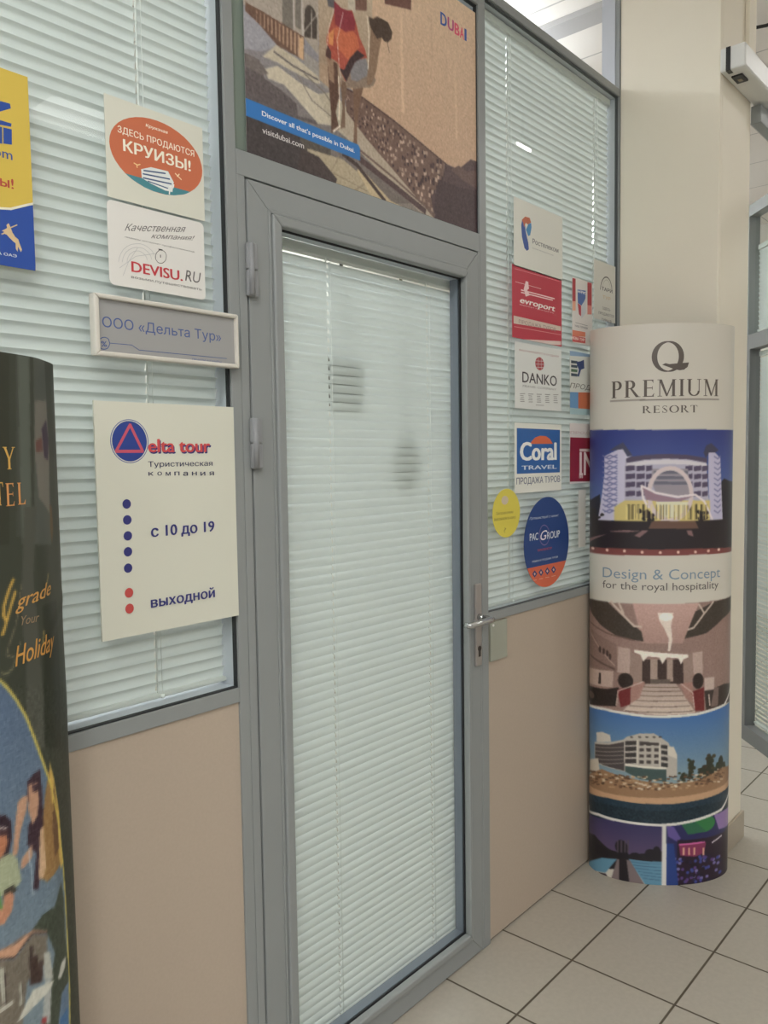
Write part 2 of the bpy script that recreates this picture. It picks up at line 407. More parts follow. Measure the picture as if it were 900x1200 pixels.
 ('P',(150,122,105),[397,202,402,203,402,197,397,196]),
 ('P',(165,138,118),[726,90,737,91,737,79,725,78]),
 ('P',(78,54,50),[495,199,502,199,501,192,495,190]),
 ('P',(78,54,50),[559,138,567,139,567,130,559,129]),
 ('P',(190,160,138),[735,115,747,116,747,104,735,102]),
 ('P',(78,54,50),[357,180,361,180,361,175,357,174]),
 ('P',(150,122,105),[744,169,756,170,756,157,744,156]),
 ('P',(66,46,44),[368,230,372,231,372,225,368,225]),
 ('P',(66,46,44),[715,137,726,138,726,126,715,125]),
 ('P',(66,46,44),[335,194,339,194,339,190,335,189]),
 ('P',(190,160,138),[409,167,414,167,414,161,409,160]),
 ('P',(66,46,44),[477,202,483,202,483,195,477,194]),
 ('P',(66,46,44),[595,184,604,184,604,175,595,174]),
 ('P',(190,160,138),[758,104,770,105,770,92,758,90]),
 ('P',(150,122,105),[602,192,610,193,610,183,601,182]),
 ('P',(66,46,44),[440,151,445,151,445,145,439,144]),
 ('P',(78,54,50),[462,137,468,138,468,130,462,130]),
 ('P',(150,122,105),[707,164,718,165,718,154,707,152]),
 ('P',(165,138,118),[751,8.9,763,9.3,763,-3.5,751,-4.5]),
 ('P',(78,54,50),[602,124,611,125,611,115,602,114]),
 ('P',(165,138,118),[772,134,784,135,784,122,772,120]),
 ('P',(66,46,44),[551,140,559,140,558,132,551,130]),
 ('P',(165,138,118),[657,181,667,182,667,171,657,170]),
 ('P',(150,122,105),[476,160,482,160,482,153,476,152]),
 ('P',(66,46,44),[650,171,660,172,659,161,650,160]),
 ('P',(150,122,105),[724,163,735,164,735,152,724,150]),
 ('P',(165,138,118),[612,108,620,109,620,99,611,98]),
 ('P',(165,138,118),[749,-7,761,-6.7,761,-19,749,-20]),
 ('P',(78,54,50),[542,190,550,191,550,182,542,181]),
 ('P',(78,54,50),[437,162,442,163,442,156,437,155]),
 ('P',(190,160,138),[711,127,722,128,722,116,711,115]),
 ('P',(150,122,105),[616,138,626,138,625,128,616,127]),
 ('P',(66,46,44),[510,107,517,107,516,100,510,98]),
 ('P',(78,54,50),[736,120,748,121,748,109,736,107]),
 ('P',(190,160,138),[696,64,706,64,706,52,695,51]),
 ('P',(190,160,138),[470,199,476,200,476,193,470,192]),
 ('P',(78,54,50),[747,1.5,759,1.9,759,-10.8,747,-11.8]),
 ('P',(190,160,138),[473,131,479,132,479,124,473,123]),
 ('P',(78,54,50),[469,161,475,161,475,154,469,153]),
 ('P',(190,160,138),[452,215,457,216,457,209,451,208]),
 ('P',(150,122,105),[444,199,450,200,450,193,444,192]),
 ('P',(150,122,105),[607,153,616,153,616,144,607,142]),
 ('P',(78,54,50),[610,98,619,98,618,88,610,87]),
 ('P',(190,160,138),[633,60,643,61,643,50,633,50]),
 ('P',(165,138,118),[683,78,694,79,693,67,683,66]),
 ('P',(150,122,105),[530,96,537,96,537,88,530,87]),
 ('P',(165,138,118),[371,203,375,204,375,198,370,198]),
 ('P',(78,54,50),[378,170,383,170,383,165,378,164]),
 ('P',(150,122,105),[739,69,750,69,750,57,738,56]),
 ('P',(150,122,105),[761,155,773,156,773,143,760,142]),
 ('P',(150,122,105),[754,33,766,33,766,20,754,19]),
 ('P',(66,46,44),[639,152,649,152,648,142,639,140]),
 ('P',(66,46,44),[471,188,477,189,477,182,471,180]),
 ('P',(150,122,105),[724,2.7,735,3.1,735,-9.1,724,-10.1]),
 ('P',(165,138,118),[404,215,409,216,409,210,404,209]),
 ('P',(165,138,118),[783,33,796,34,796,20,783,19]),
 ('P',(190,160,138),[637,152,647,153,647,142,637,141]),
 ('P',(150,122,105),[376,223,380,223,380,218,376,217]),
 ('P',(190,160,138),[501,151,508,151,508,144,501,143]),
 ('P',(190,160,138),[572,156,580,157,580,148,572,146]),
 ('P',(165,138,118),[722,44,733,44,733,32,722,31]),
 ('P',(78,54,50),[408,203,413,204,413,198,408,197]),
 ('P',(150,122,105),[432,178,438,178,438,172,432,171]),
 ('P',(190,160,138),[776,37,789,38,789,24,776,23]),
 ('P',(150,122,105),[488,145,495,145,494,138,488,137]),
 ('P',(66,46,44),[412,203,417,203,417,197,412,196]),
 ('P',(150,122,105),[422,226,428,226,427,220,422,219]),
 ('P',(78,54,50),[458,158,464,159,464,152,458,151]),
 ('P',(165,138,118),[777,72,789,72,789,59,776,58]),
 ('P',(190,160,138),[783,10.7,795,11.2,795,-2.2,782,-3.3]),
 ('P',(66,46,44),[400,158,404,158,404,153,399,152]),
 ('P',(190,160,138),[535,167,543,168,542,159,535,158]),
 ('P',(190,160,138),[649,121,659,122,659,111,649,110]),
 ('P',(66,46,44),[421,202,426,202,426,196,421,195]),
 ('P',(190,160,138),[579,84,587,85,587,76,579,75]),
 ('P',(165,138,118),[399,182,404,183,404,177,399,176]),
 ('P',(66,46,44),[408,184,413,184,412,178,407,177]),
 ('P',(165,138,118),[476,217,482,218,482,210,475,209]),
 ('P',(66,46,44),[498,191,504,192,504,184,498,183]),
 ('P',(150,122,105),[390,231,395,231,395,226,390,225]),
 ('P',(78,54,50),[604,165,612,165,612,156,603,154]),
 ('P',(78,54,50),[572,155,580,155,580,146,572,145]),
 ('P',(66,46,44),[770,9.1,783,9.5,782,-3.6,770,-4.7]),
 ('P',(78,54,50),[776,117,789,118,788,105,776,104]),
 ('P',(150,122,105),[793,157,806,158,806,145,793,143]),
 ('P',(150,122,105),[489,128,495,129,495,122,488,121]),
 ('P',(165,138,118),[548,106,556,107,556,98,548,97]),
 ('P',(150,122,105),[746,64,758,64,758,52,746,50]),
 ('P',(66,46,44),[391,182,396,183,396,177,391,177]),
 ('P',(78,54,50),[722,82,734,83,733,71,722,69]),
 ('P',(165,138,118),[743,158,755,159,754,146,743,145]),
 ('P',(66,46,44),[694,81,705,82,704,70,694,69]),
 ('P',(78,54,50),[405,184,410,184,410,178,405,177]),
 ('P',(150,122,105),[539,106,547,106,547,98,539,97]),
 ('P',(66,46,44),[621,85,630,86,630,75,620,74]),
 ('P',(150,122,105),[644,45,654,45,654,35,644,34]),
 ('P',(165,138,118),[455,184,460,185,460,178,454,177]),
 ('P',(78,54,50),[480,158,487,159,487,151,480,150]),
 ('P',(165,138,118),[362,212,366,212,366,207,362,206]),
 ('P',(165,138,118),[702,47,713,47,712,36,701,34]),
 ('P',(150,122,105),[452,146,458,147,458,140,452,139]),
 ('P',(165,138,118),[713,143,724,144,724,132,712,131]),
 ('P',(165,138,118),[812,158,825,159,825,145,812,144]),
 ('P',(66,46,44),[786,64,799,65,799,51,786,50]),
 ('P',(78,54,50),[517,201,524,202,524,194,517,193]),
 ('P',(66,46,44),[634,99,643,99,643,89,633,88]),
 ('P',(165,138,118),[648,180,657,180,657,170,647,168]),
 ('P',(150,122,105),[359,212,363,213,363,208,358,207]),
 ('P',(66,46,44),[750,-5.7,762,-5.4,762,-18,750,-19]),
 ('P',(78,54,50),[471,187,477,188,477,180,471,179]),
 ('P',(66,46,44),[387,193,392,194,392,188,387,187]),
 ('P',(165,138,118),[622,183,631,184,631,174,622,173]),
 ('P',(66,46,44),[397,176,402,177,402,171,397,170]),
 ('P',(66,46,44),[621,83,630,83,630,73,621,72]),
 ('P',(66,46,44),[486,140,492,141,492,133,486,132]),
 ('P',(66,46,44),[488,170,495,171,494,163,488,162]),
 ('P',(66,46,44),[528,97,536,98,536,90,528,89]),
 ('P',(66,46,44),[573,128,581,128,581,119,573,118]),
 ('P',(66,46,44),[793,112,806,113,806,100,793,98]),
 ('P',(190,160,138),[642,82,651,82,651,72,641,70]),
 ('P',(150,122,105),[781,135,793,136,793,122,780,121]),
 ('P',(78,54,50),[468,192,474,192,474,185,467,184]),
 ('P',(66,46,44),[653,106,663,107,663,96,653,95]),
 ('P',(150,122,105),[456,188,462,189,462,182,456,181]),
 ('P',(78,54,50),[466,139,472,139,472,132,466,131]),
 ('P',(190,160,138),[620,166,629,167,629,157,619,156]),
 ('P',(165,138,118),[371,172,375,172,375,167,371,166]),
 ('P',(165,138,118),[563,198,571,199,571,190,563,188]),
 ('P',(150,122,105),[742,49,754,50,754,37,742,36]),
 ('P',(190,160,138),[426,207,432,208,432,202,426,201]),
 ('P',(190,160,138),[499,148,505,149,505,141,498,140]),
 ('P',(165,138,118),[456,214,462,215,462,208,456,207]),
 ('P',(165,138,118),[372,233,377,234,377,228,372,228]),
 ('P',(165,138,118),[502,197,509,198,509,190,502,189]),
 ('P',(78,54,50),[578,74,587,75,587,65,578,64]),
 ('P',(150,122,105),[555,97,563,98,563,89,555,88]),
 ('P',(190,160,138),[332,224,336,225,336,220,332,220]),
 ('P',(66,46,44),[587,135,596,135,595,126,587,125]),
 ('P',(190,160,138),[520,130,527,130,527,122,520,121]),
 ('P',(66,46,44),[398,199,403,200,403,194,398,193]),
 ('P',(78,54,50),[421,226,427,227,427,220,421,220]),
 ('P',(190,160,138),[374,228,379,229,378,223,374,222]),
 ('P',(190,160,138),[669,66,679,66,679,55,669,54]),
 ('P',(190,160,138),[467,156,474,157,473,150,467,149]),
 ('P',(78,54,50),[753,36,765,37,765,24,753,23]),
 ('P',(165,138,118),[744,-5.8,756,-5.4,756,-18,744,-19]),
 ('P',(78,54,50),[656,121,666,121,666,111,656,109]),
 ('P',(66,46,44),[744,68,756,69,755,56,744,55]),
 ('P',(165,138,118),[400,200,405,201,405,195,400,194]),
 ('P',(150,122,105),[477,215,483,216,483,209,476,208]),
 ('P',(150,122,105),[606,89,616,89,615,79,606,78]),
 ('P',(190,160,138),[744,108,755,109,755,96,743,95]),
 ('P',(165,138,118),[523,151,531,151,530,143,523,142]),
 ('P',(190,160,138),[548,93,556,93,556,84,548,83]),
 ('P',(78,54,50),[683,107,694,107,693,96,683,95]),
 ('P',(150,122,105),[415,203,420,204,420,198,415,197]),
 ('P',(66,46,44),[444,161,450,162,450,155,444,154]),
 ('P',(190,160,138),[763,-14,775,-14,775,-26,763,-28]),
 ('P',(190,160,138),[687,52,698,53,698,42,687,40]),
 ('P',(78,54,50),[771,27,783,28,783,14,770,13]),
 ('P',(165,138,118),[610,81,619,81,619,72,610,70]),
 ('P',(78,54,50),[672,79,682,79,682,68,671,67]),
 ('P',(66,46,44),[596,104,604,105,604,95,596,94]),
 ('P',(66,46,44),[406,230,412,230,411,224,406,223]),
 ('P',(150,122,105),[463,217,469,218,469,210,463,209]),
 ('P',(78,54,50),[688,157,699,158,698,146,688,145]),
 ('P',(78,54,50),[722,76,734,76,733,64,722,63]),
 ('P',(165,138,118),[699,68,709,69,709,57,698,56]),
 ('P',(150,122,105),[524,129,531,130,531,121,523,120]),
 ('P',(165,138,118),[426,162,432,162,431,156,426,155]),
 ('P',(150,122,105),[574,181,582,182,582,172,574,171]),
 ('P',(150,122,105),[335,233,338,233,338,229,335,228]),
 ('P',(190,160,138),[425,226,431,227,431,221,425,220]),
 ('P',(190,160,138),[472,194,479,194,478,187,472,186]),
 ('P',(78,54,50),[589,105,597,106,597,96,588,95]),
 ('P',(66,46,44),[630,90,639,91,639,80,629,79]),
 ('P',(78,54,50),[439,217,445,218,444,211,439,210]),
 ('P',(190,160,138),[758,159,770,160,769,148,757,146]),
 ('P',(165,138,118),[360,195,364,195,364,190,360,190]),
 ('P',(165,138,118),[547,160,555,161,555,152,547,151]),
 ('P',(165,138,118),[778,21,790,21,790,8.1,778,6.9]),
 ('P',(190,160,138),[726,48,737,49,737,36,725,35]),
 ('P',(190,160,138),[652,123,662,124,662,113,652,112]),
 ('P',(150,122,105),[767,148,779,149,779,136,766,134]),
 ('P',(66,46,44),[346,205,350,206,350,201,346,200]),
 ('P',(190,160,138),[736,80,748,80,748,68,736,66]),
 ('P',(150,122,105),[490,159,496,159,496,152,489,151]),
 ('P',(66,46,44),[732,130,744,131,744,118,732,117]),
 ('P',(66,46,44),[335,222,339,222,339,218,335,217]),
 ('P',(165,138,118),[474,151,480,152,480,144,474,143]),
 ('P',(150,122,105),[397,175,402,176,402,170,397,169]),
 ('P',(66,46,44),[646,130,656,131,656,120,646,119]),
 ('P',(150,122,105),[386,222,391,222,391,217,386,216]),
 ('P',(165,138,118),[583,191,591,192,591,182,583,181]),
 ('P',(66,46,44),[709,173,720,174,720,162,709,160]),
 ('P',(66,46,44),[534,198,542,198,542,190,534,189]),
 ('P',(150,122,105),[335,229,339,229,339,225,335,224]),
 ('P',(78,54,50),[687,152,697,152,697,141,686,140]),
 ('P',(78,54,50),[592,162,601,163,600,154,592,152]),
 ('P',(66,46,44),[335,222,339,222,338,218,335,217]),
 ('P',(66,46,44),[706,54,717,55,717,43,706,42]),
 ('P',(150,122,105),[748,109,759,110,759,97,747,96]),
 ('P',(150,122,105),[728,88,740,89,740,77,728,76]),
 ('P',(78,54,50),[400,175,405,175,405,170,400,169]),
 ('P',(150,122,105),[666,39,676,40,676,29,666,28]),
 ('P',(66,46,44),[665,113,675,114,675,103,665,102]),
 ('P',(78,54,50),[470,161,476,162,476,155,470,154]),
 ('P',(190,160,138),[590,142,598,142,598,133,590,132]),
 ('P',(165,138,118),[488,116,494,116,494,109,488,108]),
 ('P',(78,54,50),[705,97,716,98,716,86,705,85]),
 ('L',(82,56,50),4.4,[327,248,395,245,523,223,759,169,850,146]),
 ('P',(84,62,62),[749,170,819,171,883,217,970,221,967,-19,698,-7.5,680,57,739,122]),
 ('P',(70,50,52),[719,117,819,118,936,134,934,-26,698,-4.6,699,55]),
 ('P',(104,78,72),[779,160,820,182,861,175,936,200,936,134,840,144]),
 ('L',(66,50,46),10.9,[316,80,368,66,477,-0.7]),
 ('L',(82,60,58),17,[380,84,511,50,652,10.9]),
 ('L',(110,86,76),6.1,[372,110,512,71,698,9.7]),
 ('P',(92,62,46),[263,302,300,298,305,222,291,178,303,138,274,122,274,173,270,216,267,258]),
 ('P',(150,118,92),[259,318,286,308,288,246,271,250]),
 ('P',(116,88,68),[310,265,335,261,325,209,325,149,307,142,316,196]),
 ('P',(120,88,66),[356,266,400,282,381,226,370,172,369,119,355,118,360,180]),
 ('P',(138,116,98),[328,269,367,336,405,360,416,329,447,308,435,289,403,274,365,258,331,255]),
 ('P',(138,108,82),[412,317,423,376,429,429,422,454,451,471,489,475,495,470,472,425,459,379,448,329,429,292,410,281]),
 ('P',(76,58,46),[422,462,439,461,455,474,483,476,500,476,517,457,513,438,498,423,482,421,472,427,454,416,438,428,424,443]),
 ('P',(128,124,126),[347,305,374,344,405,358,416,333,412,307,373,279,350,276]),
 ('P',(172,70,48),[262,347,281,393,292,421,358,452,373,423,385,393,406,370,413,353,374,334,355,312,329,264,310,287,300,303,263,305]),
 ('P',(198,96,52),[288,381,346,408,376,394,384,368,340,322,301,337]),
 ('P',(210,130,60),[270,360,291,382,286,337,271,336]),
 ('P',(140,40,54),[291,449,318,441,358,447,370,427,367,406,331,388,295,393]),
 ('P',(62,40,42),[332,305,348,330,375,359,405,355,366,326,351,301,332,265,307,291,325,292]),
 ('P',(96,92,96),[265,453,293,465,292,431,271,427]),
 ('P',(80,50,46),[264,334,279,320,277,300,259,303]),
 ('L',(232,222,205),3,[416,459,422,412,419,360,416,324]),
 ('L',(215,200,180),2,[292,431,270,369,264,324]),
 ('L',(215,200,190),2,[325,434,301,357,307,296,313,254]),
 ('L',(230,214,190),3.5,[303,270,306,212,302,162]),
 ('L',(232,216,196),4.4,[281,127,307,148]),
 ('L',(90,62,50),2.1,[494,428,504,398]),
 ('L',(190,160,130),2.1,[396,271,396,241]),
 ('N',14,9,[-42,357,1091,833,1083,-49,-63,-248]),
 ('N',10,3,[-42,357,1091,833,1083,-49,-63,-248]),
 ('P',(22,112,186),[-2,80,380,80,380,112,372,120,-2,120]),
 ('T',(225,232,238),'Discover all that’s possible in Dubai.',47,95,359,95,11.7,0.9,0),
 ('T',(205,200,198),'visitdubai.com',47,56,178,56,14,0.5,0),
 ('T',(48,84,160),'D',735,561,766,561,38,1.8,0),
 ('T',(176,70,120),'U',770,562,801,562,36,1.8,0),
 ('T',(214,70,104),'B',804,560,830,560,35,1.8,0),
 ('T',(214,70,104),'A',831,559,853,559,35,1.8,0),
 ('T',(48,84,160),'I',855,560,866,560,37,1.8,0)]},
'resort': {'A':(2.86,-0.008),'B':(3.215,-0.415),'b':0.165,'w':693,'h':2090,'base':(198,192,178),'raster':2,'ops':[
 ('G',(46,58,128),(92,120,178),[0,1715,263,1708,647,1705,646,1354,0,1357]),
 ('P',(36,34,50),[0,1455,16,1449,70,1472,79,1364,0,1357]),
 ('P',(40,36,44),[542,1515,558,1526,596,1516,647,1511,646,1354,545,1361]),
 ('P',(176,170,190),[166,1610,314,1617,466,1602,487,1373,164,1377]),
 ('P',(84,72,96),[172,1610,239,1617,314,1620,394,1615,471,1602,471,1585,394,1599,314,1603,239,1600,174,1589]),
 ('P',(206,200,206),[174,1588,245,1597,315,1600,394,1595,471,1582,472,1572,387,1580,315,1583,245,1582,174,1573]),
 ('P',(84,72,98),[171,1578,204,1580,204,1562,171,1558]),
 ('P',(84,72,98),[209,1577,239,1579,239,1561,209,1558]),
 ('P',(84,72,98),[244,1577,264,1579,264,1561,244,1557]),
 ('P',(84,72,98),[384,1574,411,1577,412,1559,384,1555]),
 ('P',(84,72,98),[416,1573,446,1576,446,1558,417,1555]),
 ('P',(84,72,98),[450,1573,475,1576,475,1558,450,1554]),
 ('P',(84,72,98),[171,1548,204,1550,205,1532,171,1528]),
 ('P',(84,72,98),[209,1548,239,1550,239,1532,209,1528]),
 ('P',(84,72,98),[244,1547,264,1549,264,1532,244,1528]),
 ('P',(84,72,98),[384,1544,412,1547,412,1529,384,1526]),
 ('P',(84,72,98),[417,1544,446,1546,446,1529,417,1525]),
 ('P',(84,72,98),[450,1543,475,1546,475,1528,451,1525]),
 ('P',(84,72,98),[171,1518,205,1520,205,1502,171,1498]),
 ('P',(84,72,98),[209,1518,239,1520,239,1502,209,1498]),
 ('P',(84,72,98),[244,1518,264,1520,265,1502,244,1498]),
 ('P',(84,72,98),[384,1515,412,1518,412,1500,385,1496]),
 ('P',(84,72,98),[417,1514,446,1517,446,1499,417,1496]),
 ('P',(84,72,98),[451,1514,476,1516,476,1498,451,1495]),
 ('P',(84,72,98),[171,1485,205,1487,205,1469,171,1465]),
 ('P',(84,72,98),[209,1485,240,1487,240,1469,209,1465]),
 ('P',(84,72,98),[244,1485,265,1487,265,1469,245,1465]),
 ('P',(84,72,98),[385,1482,412,1485,413,1467,385,1464]),
 ('P',(84,72,98),[418,1481,447,1484,447,1466,418,1463]),
 ('P',(84,72,98),[451,1480,476,1483,476,1465,451,1462]),
 ('P',(196,190,212),[90,1615,146,1640,161,1665,195,1616,169,1603,167,1377,60,1373,79,1472,89,1540]),
 ('P',(72,72,96),[108,1634,136,1652,161,1665,195,1616,177,1612,160,1640,146,1638]),
 ('L',(110,110,165),4.7,[94,1609,112,1618,140,1608]),
 ('L',(120,120,170),4.7,[82,1617,108,1604,140,1619]),
 ('L',(110,110,165),4.7,[94,1588,112,1598,140,1588]),
 ('L',(120,120,170),4.7,[82,1597,109,1584,140,1599]),
 ('L',(110,110,165),4.7,[93,1568,112,1578,140,1568]),
 ('L',(120,120,170),4.7,[82,1576,109,1564,140,1579]),
 ('L',(110,110,165),4.7,[93,1548,112,1558,140,1548]),
 ('L',(120,120,170),4.8,[82,1556,109,1544,140,1559]),
 ('L',(110,110,165),4.7,[93,1528,112,1537,140,1528]),
 ('L',(120,120,170),4.7,[82,1536,109,1524,140,1539]),
 ('L',(110,110,165),4.8,[92,1508,112,1517,140,1508]),
 ('L',(120,120,170),4.7,[82,1516,109,1504,140,1519]),
 ('L',(110,110,165),4.7,[92,1487,112,1497,140,1488]),
 ('L',(120,120,170),4.7,[83,1495,109,1484,140,1499]),
 ('L',(110,110,165),4.7,[92,1467,113,1477,140,1468]),
 ('L',(120,120,170),4.7,[83,1475,109,1463,140,1479]),
 ('L',(110,110,165),4.7,[92,1447,113,1457,140,1448]),
 ('L',(120,120,170),4.7,[83,1455,109,1443,140,1459]),
 ('L',(110,110,165),4.7,[92,1426,113,1437,140,1428]),
 ('L',(120,120,170),4.8,[83,1434,109,1423,140,1438]),
 ('L',(110,110,165),4.8,[91,1406,113,1416,140,1408]),
 ('L',(120,120,170),4.7,[83,1414,109,1403,140,1418]),
 ('P',(186,180,206),[476,1625,503,1625,534,1601,552,1370,486,1374,477,1536]),
 ('P',(66,64,88),[455,1622,466,1648,488,1657,524,1631,509,1623,479,1623,466,1602]),
 ('L',(120,118,165),4.7,[503,1608,521,1599,535,1609]),
 ('L',(120,118,165),4.7,[504,1588,522,1579,536,1589]),
 ('L',(120,118,165),4.6,[504,1568,522,1559,536,1569]),
 ('L',(120,118,165),4.6,[504,1549,522,1539,536,1549]),
 ('L',(120,118,165),4.6,[504,1529,523,1519,537,1529]),
 ('L',(120,118,165),4.7,[505,1509,523,1499,537,1509]),
 ('L',(120,118,165),4.7,[505,1489,523,1479,538,1489]),
 ('L',(120,118,165),4.6,[505,1469,524,1459,538,1469]),
 ('L',(120,118,165),4.7,[506,1449,524,1439,538,1449]),
 ('L',(120,118,165),4.6,[506,1429,524,1419,539,1429]),
 ('L',(120,118,165),4.7,[506,1409,525,1399,539,1409]),
 ('P',(206,186,104),[130,1426,170,1452,485,1448,487,1371,130,1374]),
 ('P',(84,74,44),[178,1437,185,1437,186,1380,178,1380]),
 ('P',(84,74,44),[196,1437,203,1437,204,1381,196,1381]),
 ('P',(84,74,44),[213,1437,221,1437,221,1381,214,1381]),
 ('P',(84,74,44),[230,1437,238,1437,238,1381,231,1381]),
 ('P',(84,74,44),[290,1437,298,1437,298,1381,291,1381]),
 ('P',(84,74,44),[306,1437,314,1437,314,1381,307,1381]),
 ('P',(84,74,44),[322,1437,330,1437,330,1381,323,1381]),
 ('P',(84,74,44),[338,1437,346,1436,347,1380,339,1381]),
 ('P',(84,74,44),[355,1436,363,1436,364,1380,356,1380]),
 ('P',(84,74,44),[402,1436,411,1435,412,1379,403,1379]),
 ('P',(84,74,44),[424,1435,432,1435,433,1379,424,1379]),
 ('P',(84,74,44),[444,1434,453,1434,454,1378,445,1378]),
 ('P',(84,74,44),[465,1434,474,1434,475,1377,466,1378]),
 ('P',(150,140,150),[264,1566,394,1564,404,1472,368,1466,277,1480,261,1520]),
 ('P',(104,104,120),[270,1559,394,1557,394,1547,270,1548]),
 ('P',(104,104,120),[271,1539,394,1538,395,1527,271,1529]),
 ('P',(104,104,120),[271,1520,395,1518,395,1507,271,1509]),
 ('P',(214,210,180),[278,1447,402,1445,369,1387,291,1388]),
 ('L',(208,190,190),16,[408,1472,406,1453,402,1435,394,1419,384,1404,372,1393,359,1384,344,1379,329,1377,314,1379,300,1385,287,1394,276,1406,266,1420,259,1437,255,1455,253,1474,255,1492,259,1510,266,1527,275,1541,286,1553,299,1561,313,1566,328,1568,343,1566,357,1560,371,1551,383,1539,393,1525,401,1508,406,1490,408,1472]),
 ('P',(150,118,134),[230,1500,277,1474,355,1457,416,1465,368,1446,290,1446,243,1454]),
 ('L',(222,210,212),7.9,[227,1505,234,1501,277,1479,355,1463,423,1470,461,1444,498,1376]),
 ('L',(222,210,212),7.9,[227,1505,233,1460,252,1424]),
 ('P',(44,36,40),[0,1374,588,1374,646,1373,646,1248,471,1254,266,1252,0,1250]),
 ('P',(132,98,98),[102,1334,170,1341,228,1338,170,1332]),
 ('P',(132,98,98),[0,1300,102,1324,16,1290,0,1282]),
 ('P',(132,98,98),[203,1321,231,1341,253,1341,222,1314]),
 ('P',(132,98,98),[390,1340,410,1340,418,1316,397,1323]),
 ('P',(106,76,62),[265,1376,424,1374,439,1345,253,1348]),
 ('P',(60,56,72),[0,1365,16,1368,16,1349,0,1343]),
 ('E',(36,34,38),266,1382,8.1,8),
 ('E',(42,34,38),221,1411,8.1,7.9),
 ('E',(48,34,38),260,1389,8,7.9),
 ('E',(36,34,38),252,1404,8.1,8),
 ('E',(42,34,38),249,1393,8.1,8),
 ('E',(48,34,38),247,1409,8.1,8),
 ('E',(36,34,38),240,1401,8,7.9),
 ('E',(42,34,38),255,1380,8.1,8),
 ('E',(48,34,38),266,1396,8.1,8),
 ('E',(36,34,38),240,1405,8,8),
 ('E',(42,34,38),220,1413,8.1,7.9),
 ('E',(48,34,38),241,1403,8,7.9),
 ('E',(36,34,38),237,1384,8.1,8),
 ('E',(42,34,38),244,1395,8.1,7.9),
 ('E',(36,34,38),437,1407,7.6,6.4),
 ('E',(42,34,38),442,1403,7.6,6.4),
 ('E',(48,34,38),451,1379,7.8,6.4),
 ('E',(36,34,38),458,1402,7.8,6.4),
 ('E',(42,34,38),470,1384,8.1,6.4),
 ('E',(48,34,38),462,1382,8,6.4),
 ('E',(36,34,38),463,1385,7.9,6.3),
 ('E',(42,34,38),443,1380,7.7,6.4),
 ('E',(48,34,38),473,1402,8.2,6.3),
 ('E',(36,34,38),463,1387,7.9,6.4),
 ('E',(42,34,38),448,1392,7.7,6.4),
 ('E',(48,34,38),450,1381,7.7,6.4),
 ('E',(36,34,38),450,1384,7.7,6.4),
 ('E',(42,34,38),443,1383,7.7,6.4),
 ('E',(36,34,38),32,1396,22,11.4),
 ('E',(42,34,38),3.2,1369,3.2,11.6),
 ('E',(48,34,38),17,1393,17,11.4),
 ('E',(36,34,38),0,1399,0,11.6),
 ('E',(42,34,38),15,1408,15,11.4),
 ('E',(48,34,38),33,1406,22,11.4),
 ('E',(36,34,38),33,1404,22,11.4),
 ('E',(42,34,38),40,1384,20,11.4),
 ('E',(48,34,38),0,1389,0,11.6),
 ('E',(36,34,38),11.2,1386,11.2,11.6),
 ('E',(42,34,38),0,1405,0,11.6),
 ('E',(48,34,38),0,1368,0,11.6),
 ('E',(36,34,38),8.8,1411,8.8,11.6),
 ('E',(42,34,38),23,1382,23,11.4),
 ('E',(36,34,38),84,1395,5.1,4),
 ('E',(42,34,38),79,1397,5.2,4.1),
 ('E',(48,34,38),76,1393,5.3,4),
 ('E',(36,34,38),61,1382,5.9,4.1),
 ('E',(42,34,38),56,1388,6.1,4.1),
 ('E',(48,34,38),82,1394,5.1,4),
 ('E',(36,34,38),60,1382,5.9,4.1),
 ('E',(42,34,38),68,1385,5.6,4.1),
 ('E',(48,34,38),54,1391,6.2,4.1),
 ('E',(36,34,38),59,1385,5.9,4.1),
 ('E',(42,34,38),56,1380,6.1,4.1),
 ('E',(48,34,38),53,1384,6.2,4.1),
 ('E',(36,34,38),53,1392,6.2,4.1),
 ('E',(42,34,38),81,1396,5.1,4),
 ('L',(226,206,120),2.6,[326,1434,326,1381]),
 ('L',(226,206,120),2.7,[286,1434,286,1381]),
 ('L',(226,206,120),2.6,[410,1432,410,1379]),
 ('L',(226,206,120),2.7,[218,1434,218,1381]),
 ('L',(226,206,120),2.7,[174,1434,175,1380]),
 ('L',(160,140,80),2.6,[358,1433,358,1380]),
 ('L',(160,140,80),2.6,[206,1434,207,1381]),
 ('L',(120,104,60),2.6,[316,1434,316,1381]),
 ('L',(120,104,60),2.6,[304,1434,304,1381]),
 ('L',(160,140,80),2.6,[392,1432,393,1380]),
 ('L',(120,104,60),2.6,[397,1432,398,1380]),
 ('L',(160,140,80),2.6,[382,1433,382,1380]),
 ('L',(120,104,60),2.7,[466,1431,466,1378]),
 ('L',(226,206,120),2.7,[368,1433,368,1380]),
 ('L',(120,104,60),2.6,[424,1432,425,1379]),
 ('L',(226,206,120),2.6,[304,1434,304,1381]),
 ('L',(226,206,120),2.6,[324,1434,325,1381]),
 ('L',(120,104,60),2.6,[315,1434,316,1381]),
 ('L',(120,104,60),2.7,[215,1434,216,1381]),
 ('L',(120,104,60),2.6,[249,1434,249,1381]),
 ('L',(160,140,80),2.6,[470,1430,471,1377]),
 ('L',(160,140,80),2.7,[178,1434,179,1380]),
 ('L',(160,140,80),2.7,[466,1431,466,1378]),
 ('L',(160,140,80),2.7,[190,1434,190,1381]),
 ('L',(226,206,120),2.6,[212,1434,212,1381]),
 ('L',(226,206,120),2.7,[201,1434,202,1381]),
 ('L',(160,140,80),2.6,[241,1434,241,1381]),
 ('L',(160,140,80),2.6,[457,1431,458,1378]),
 ('L',(226,206,120),2.6,[241,1434,241,1381]),
 ('L',(120,104,60),2.6,[195,1434,195,1381]),
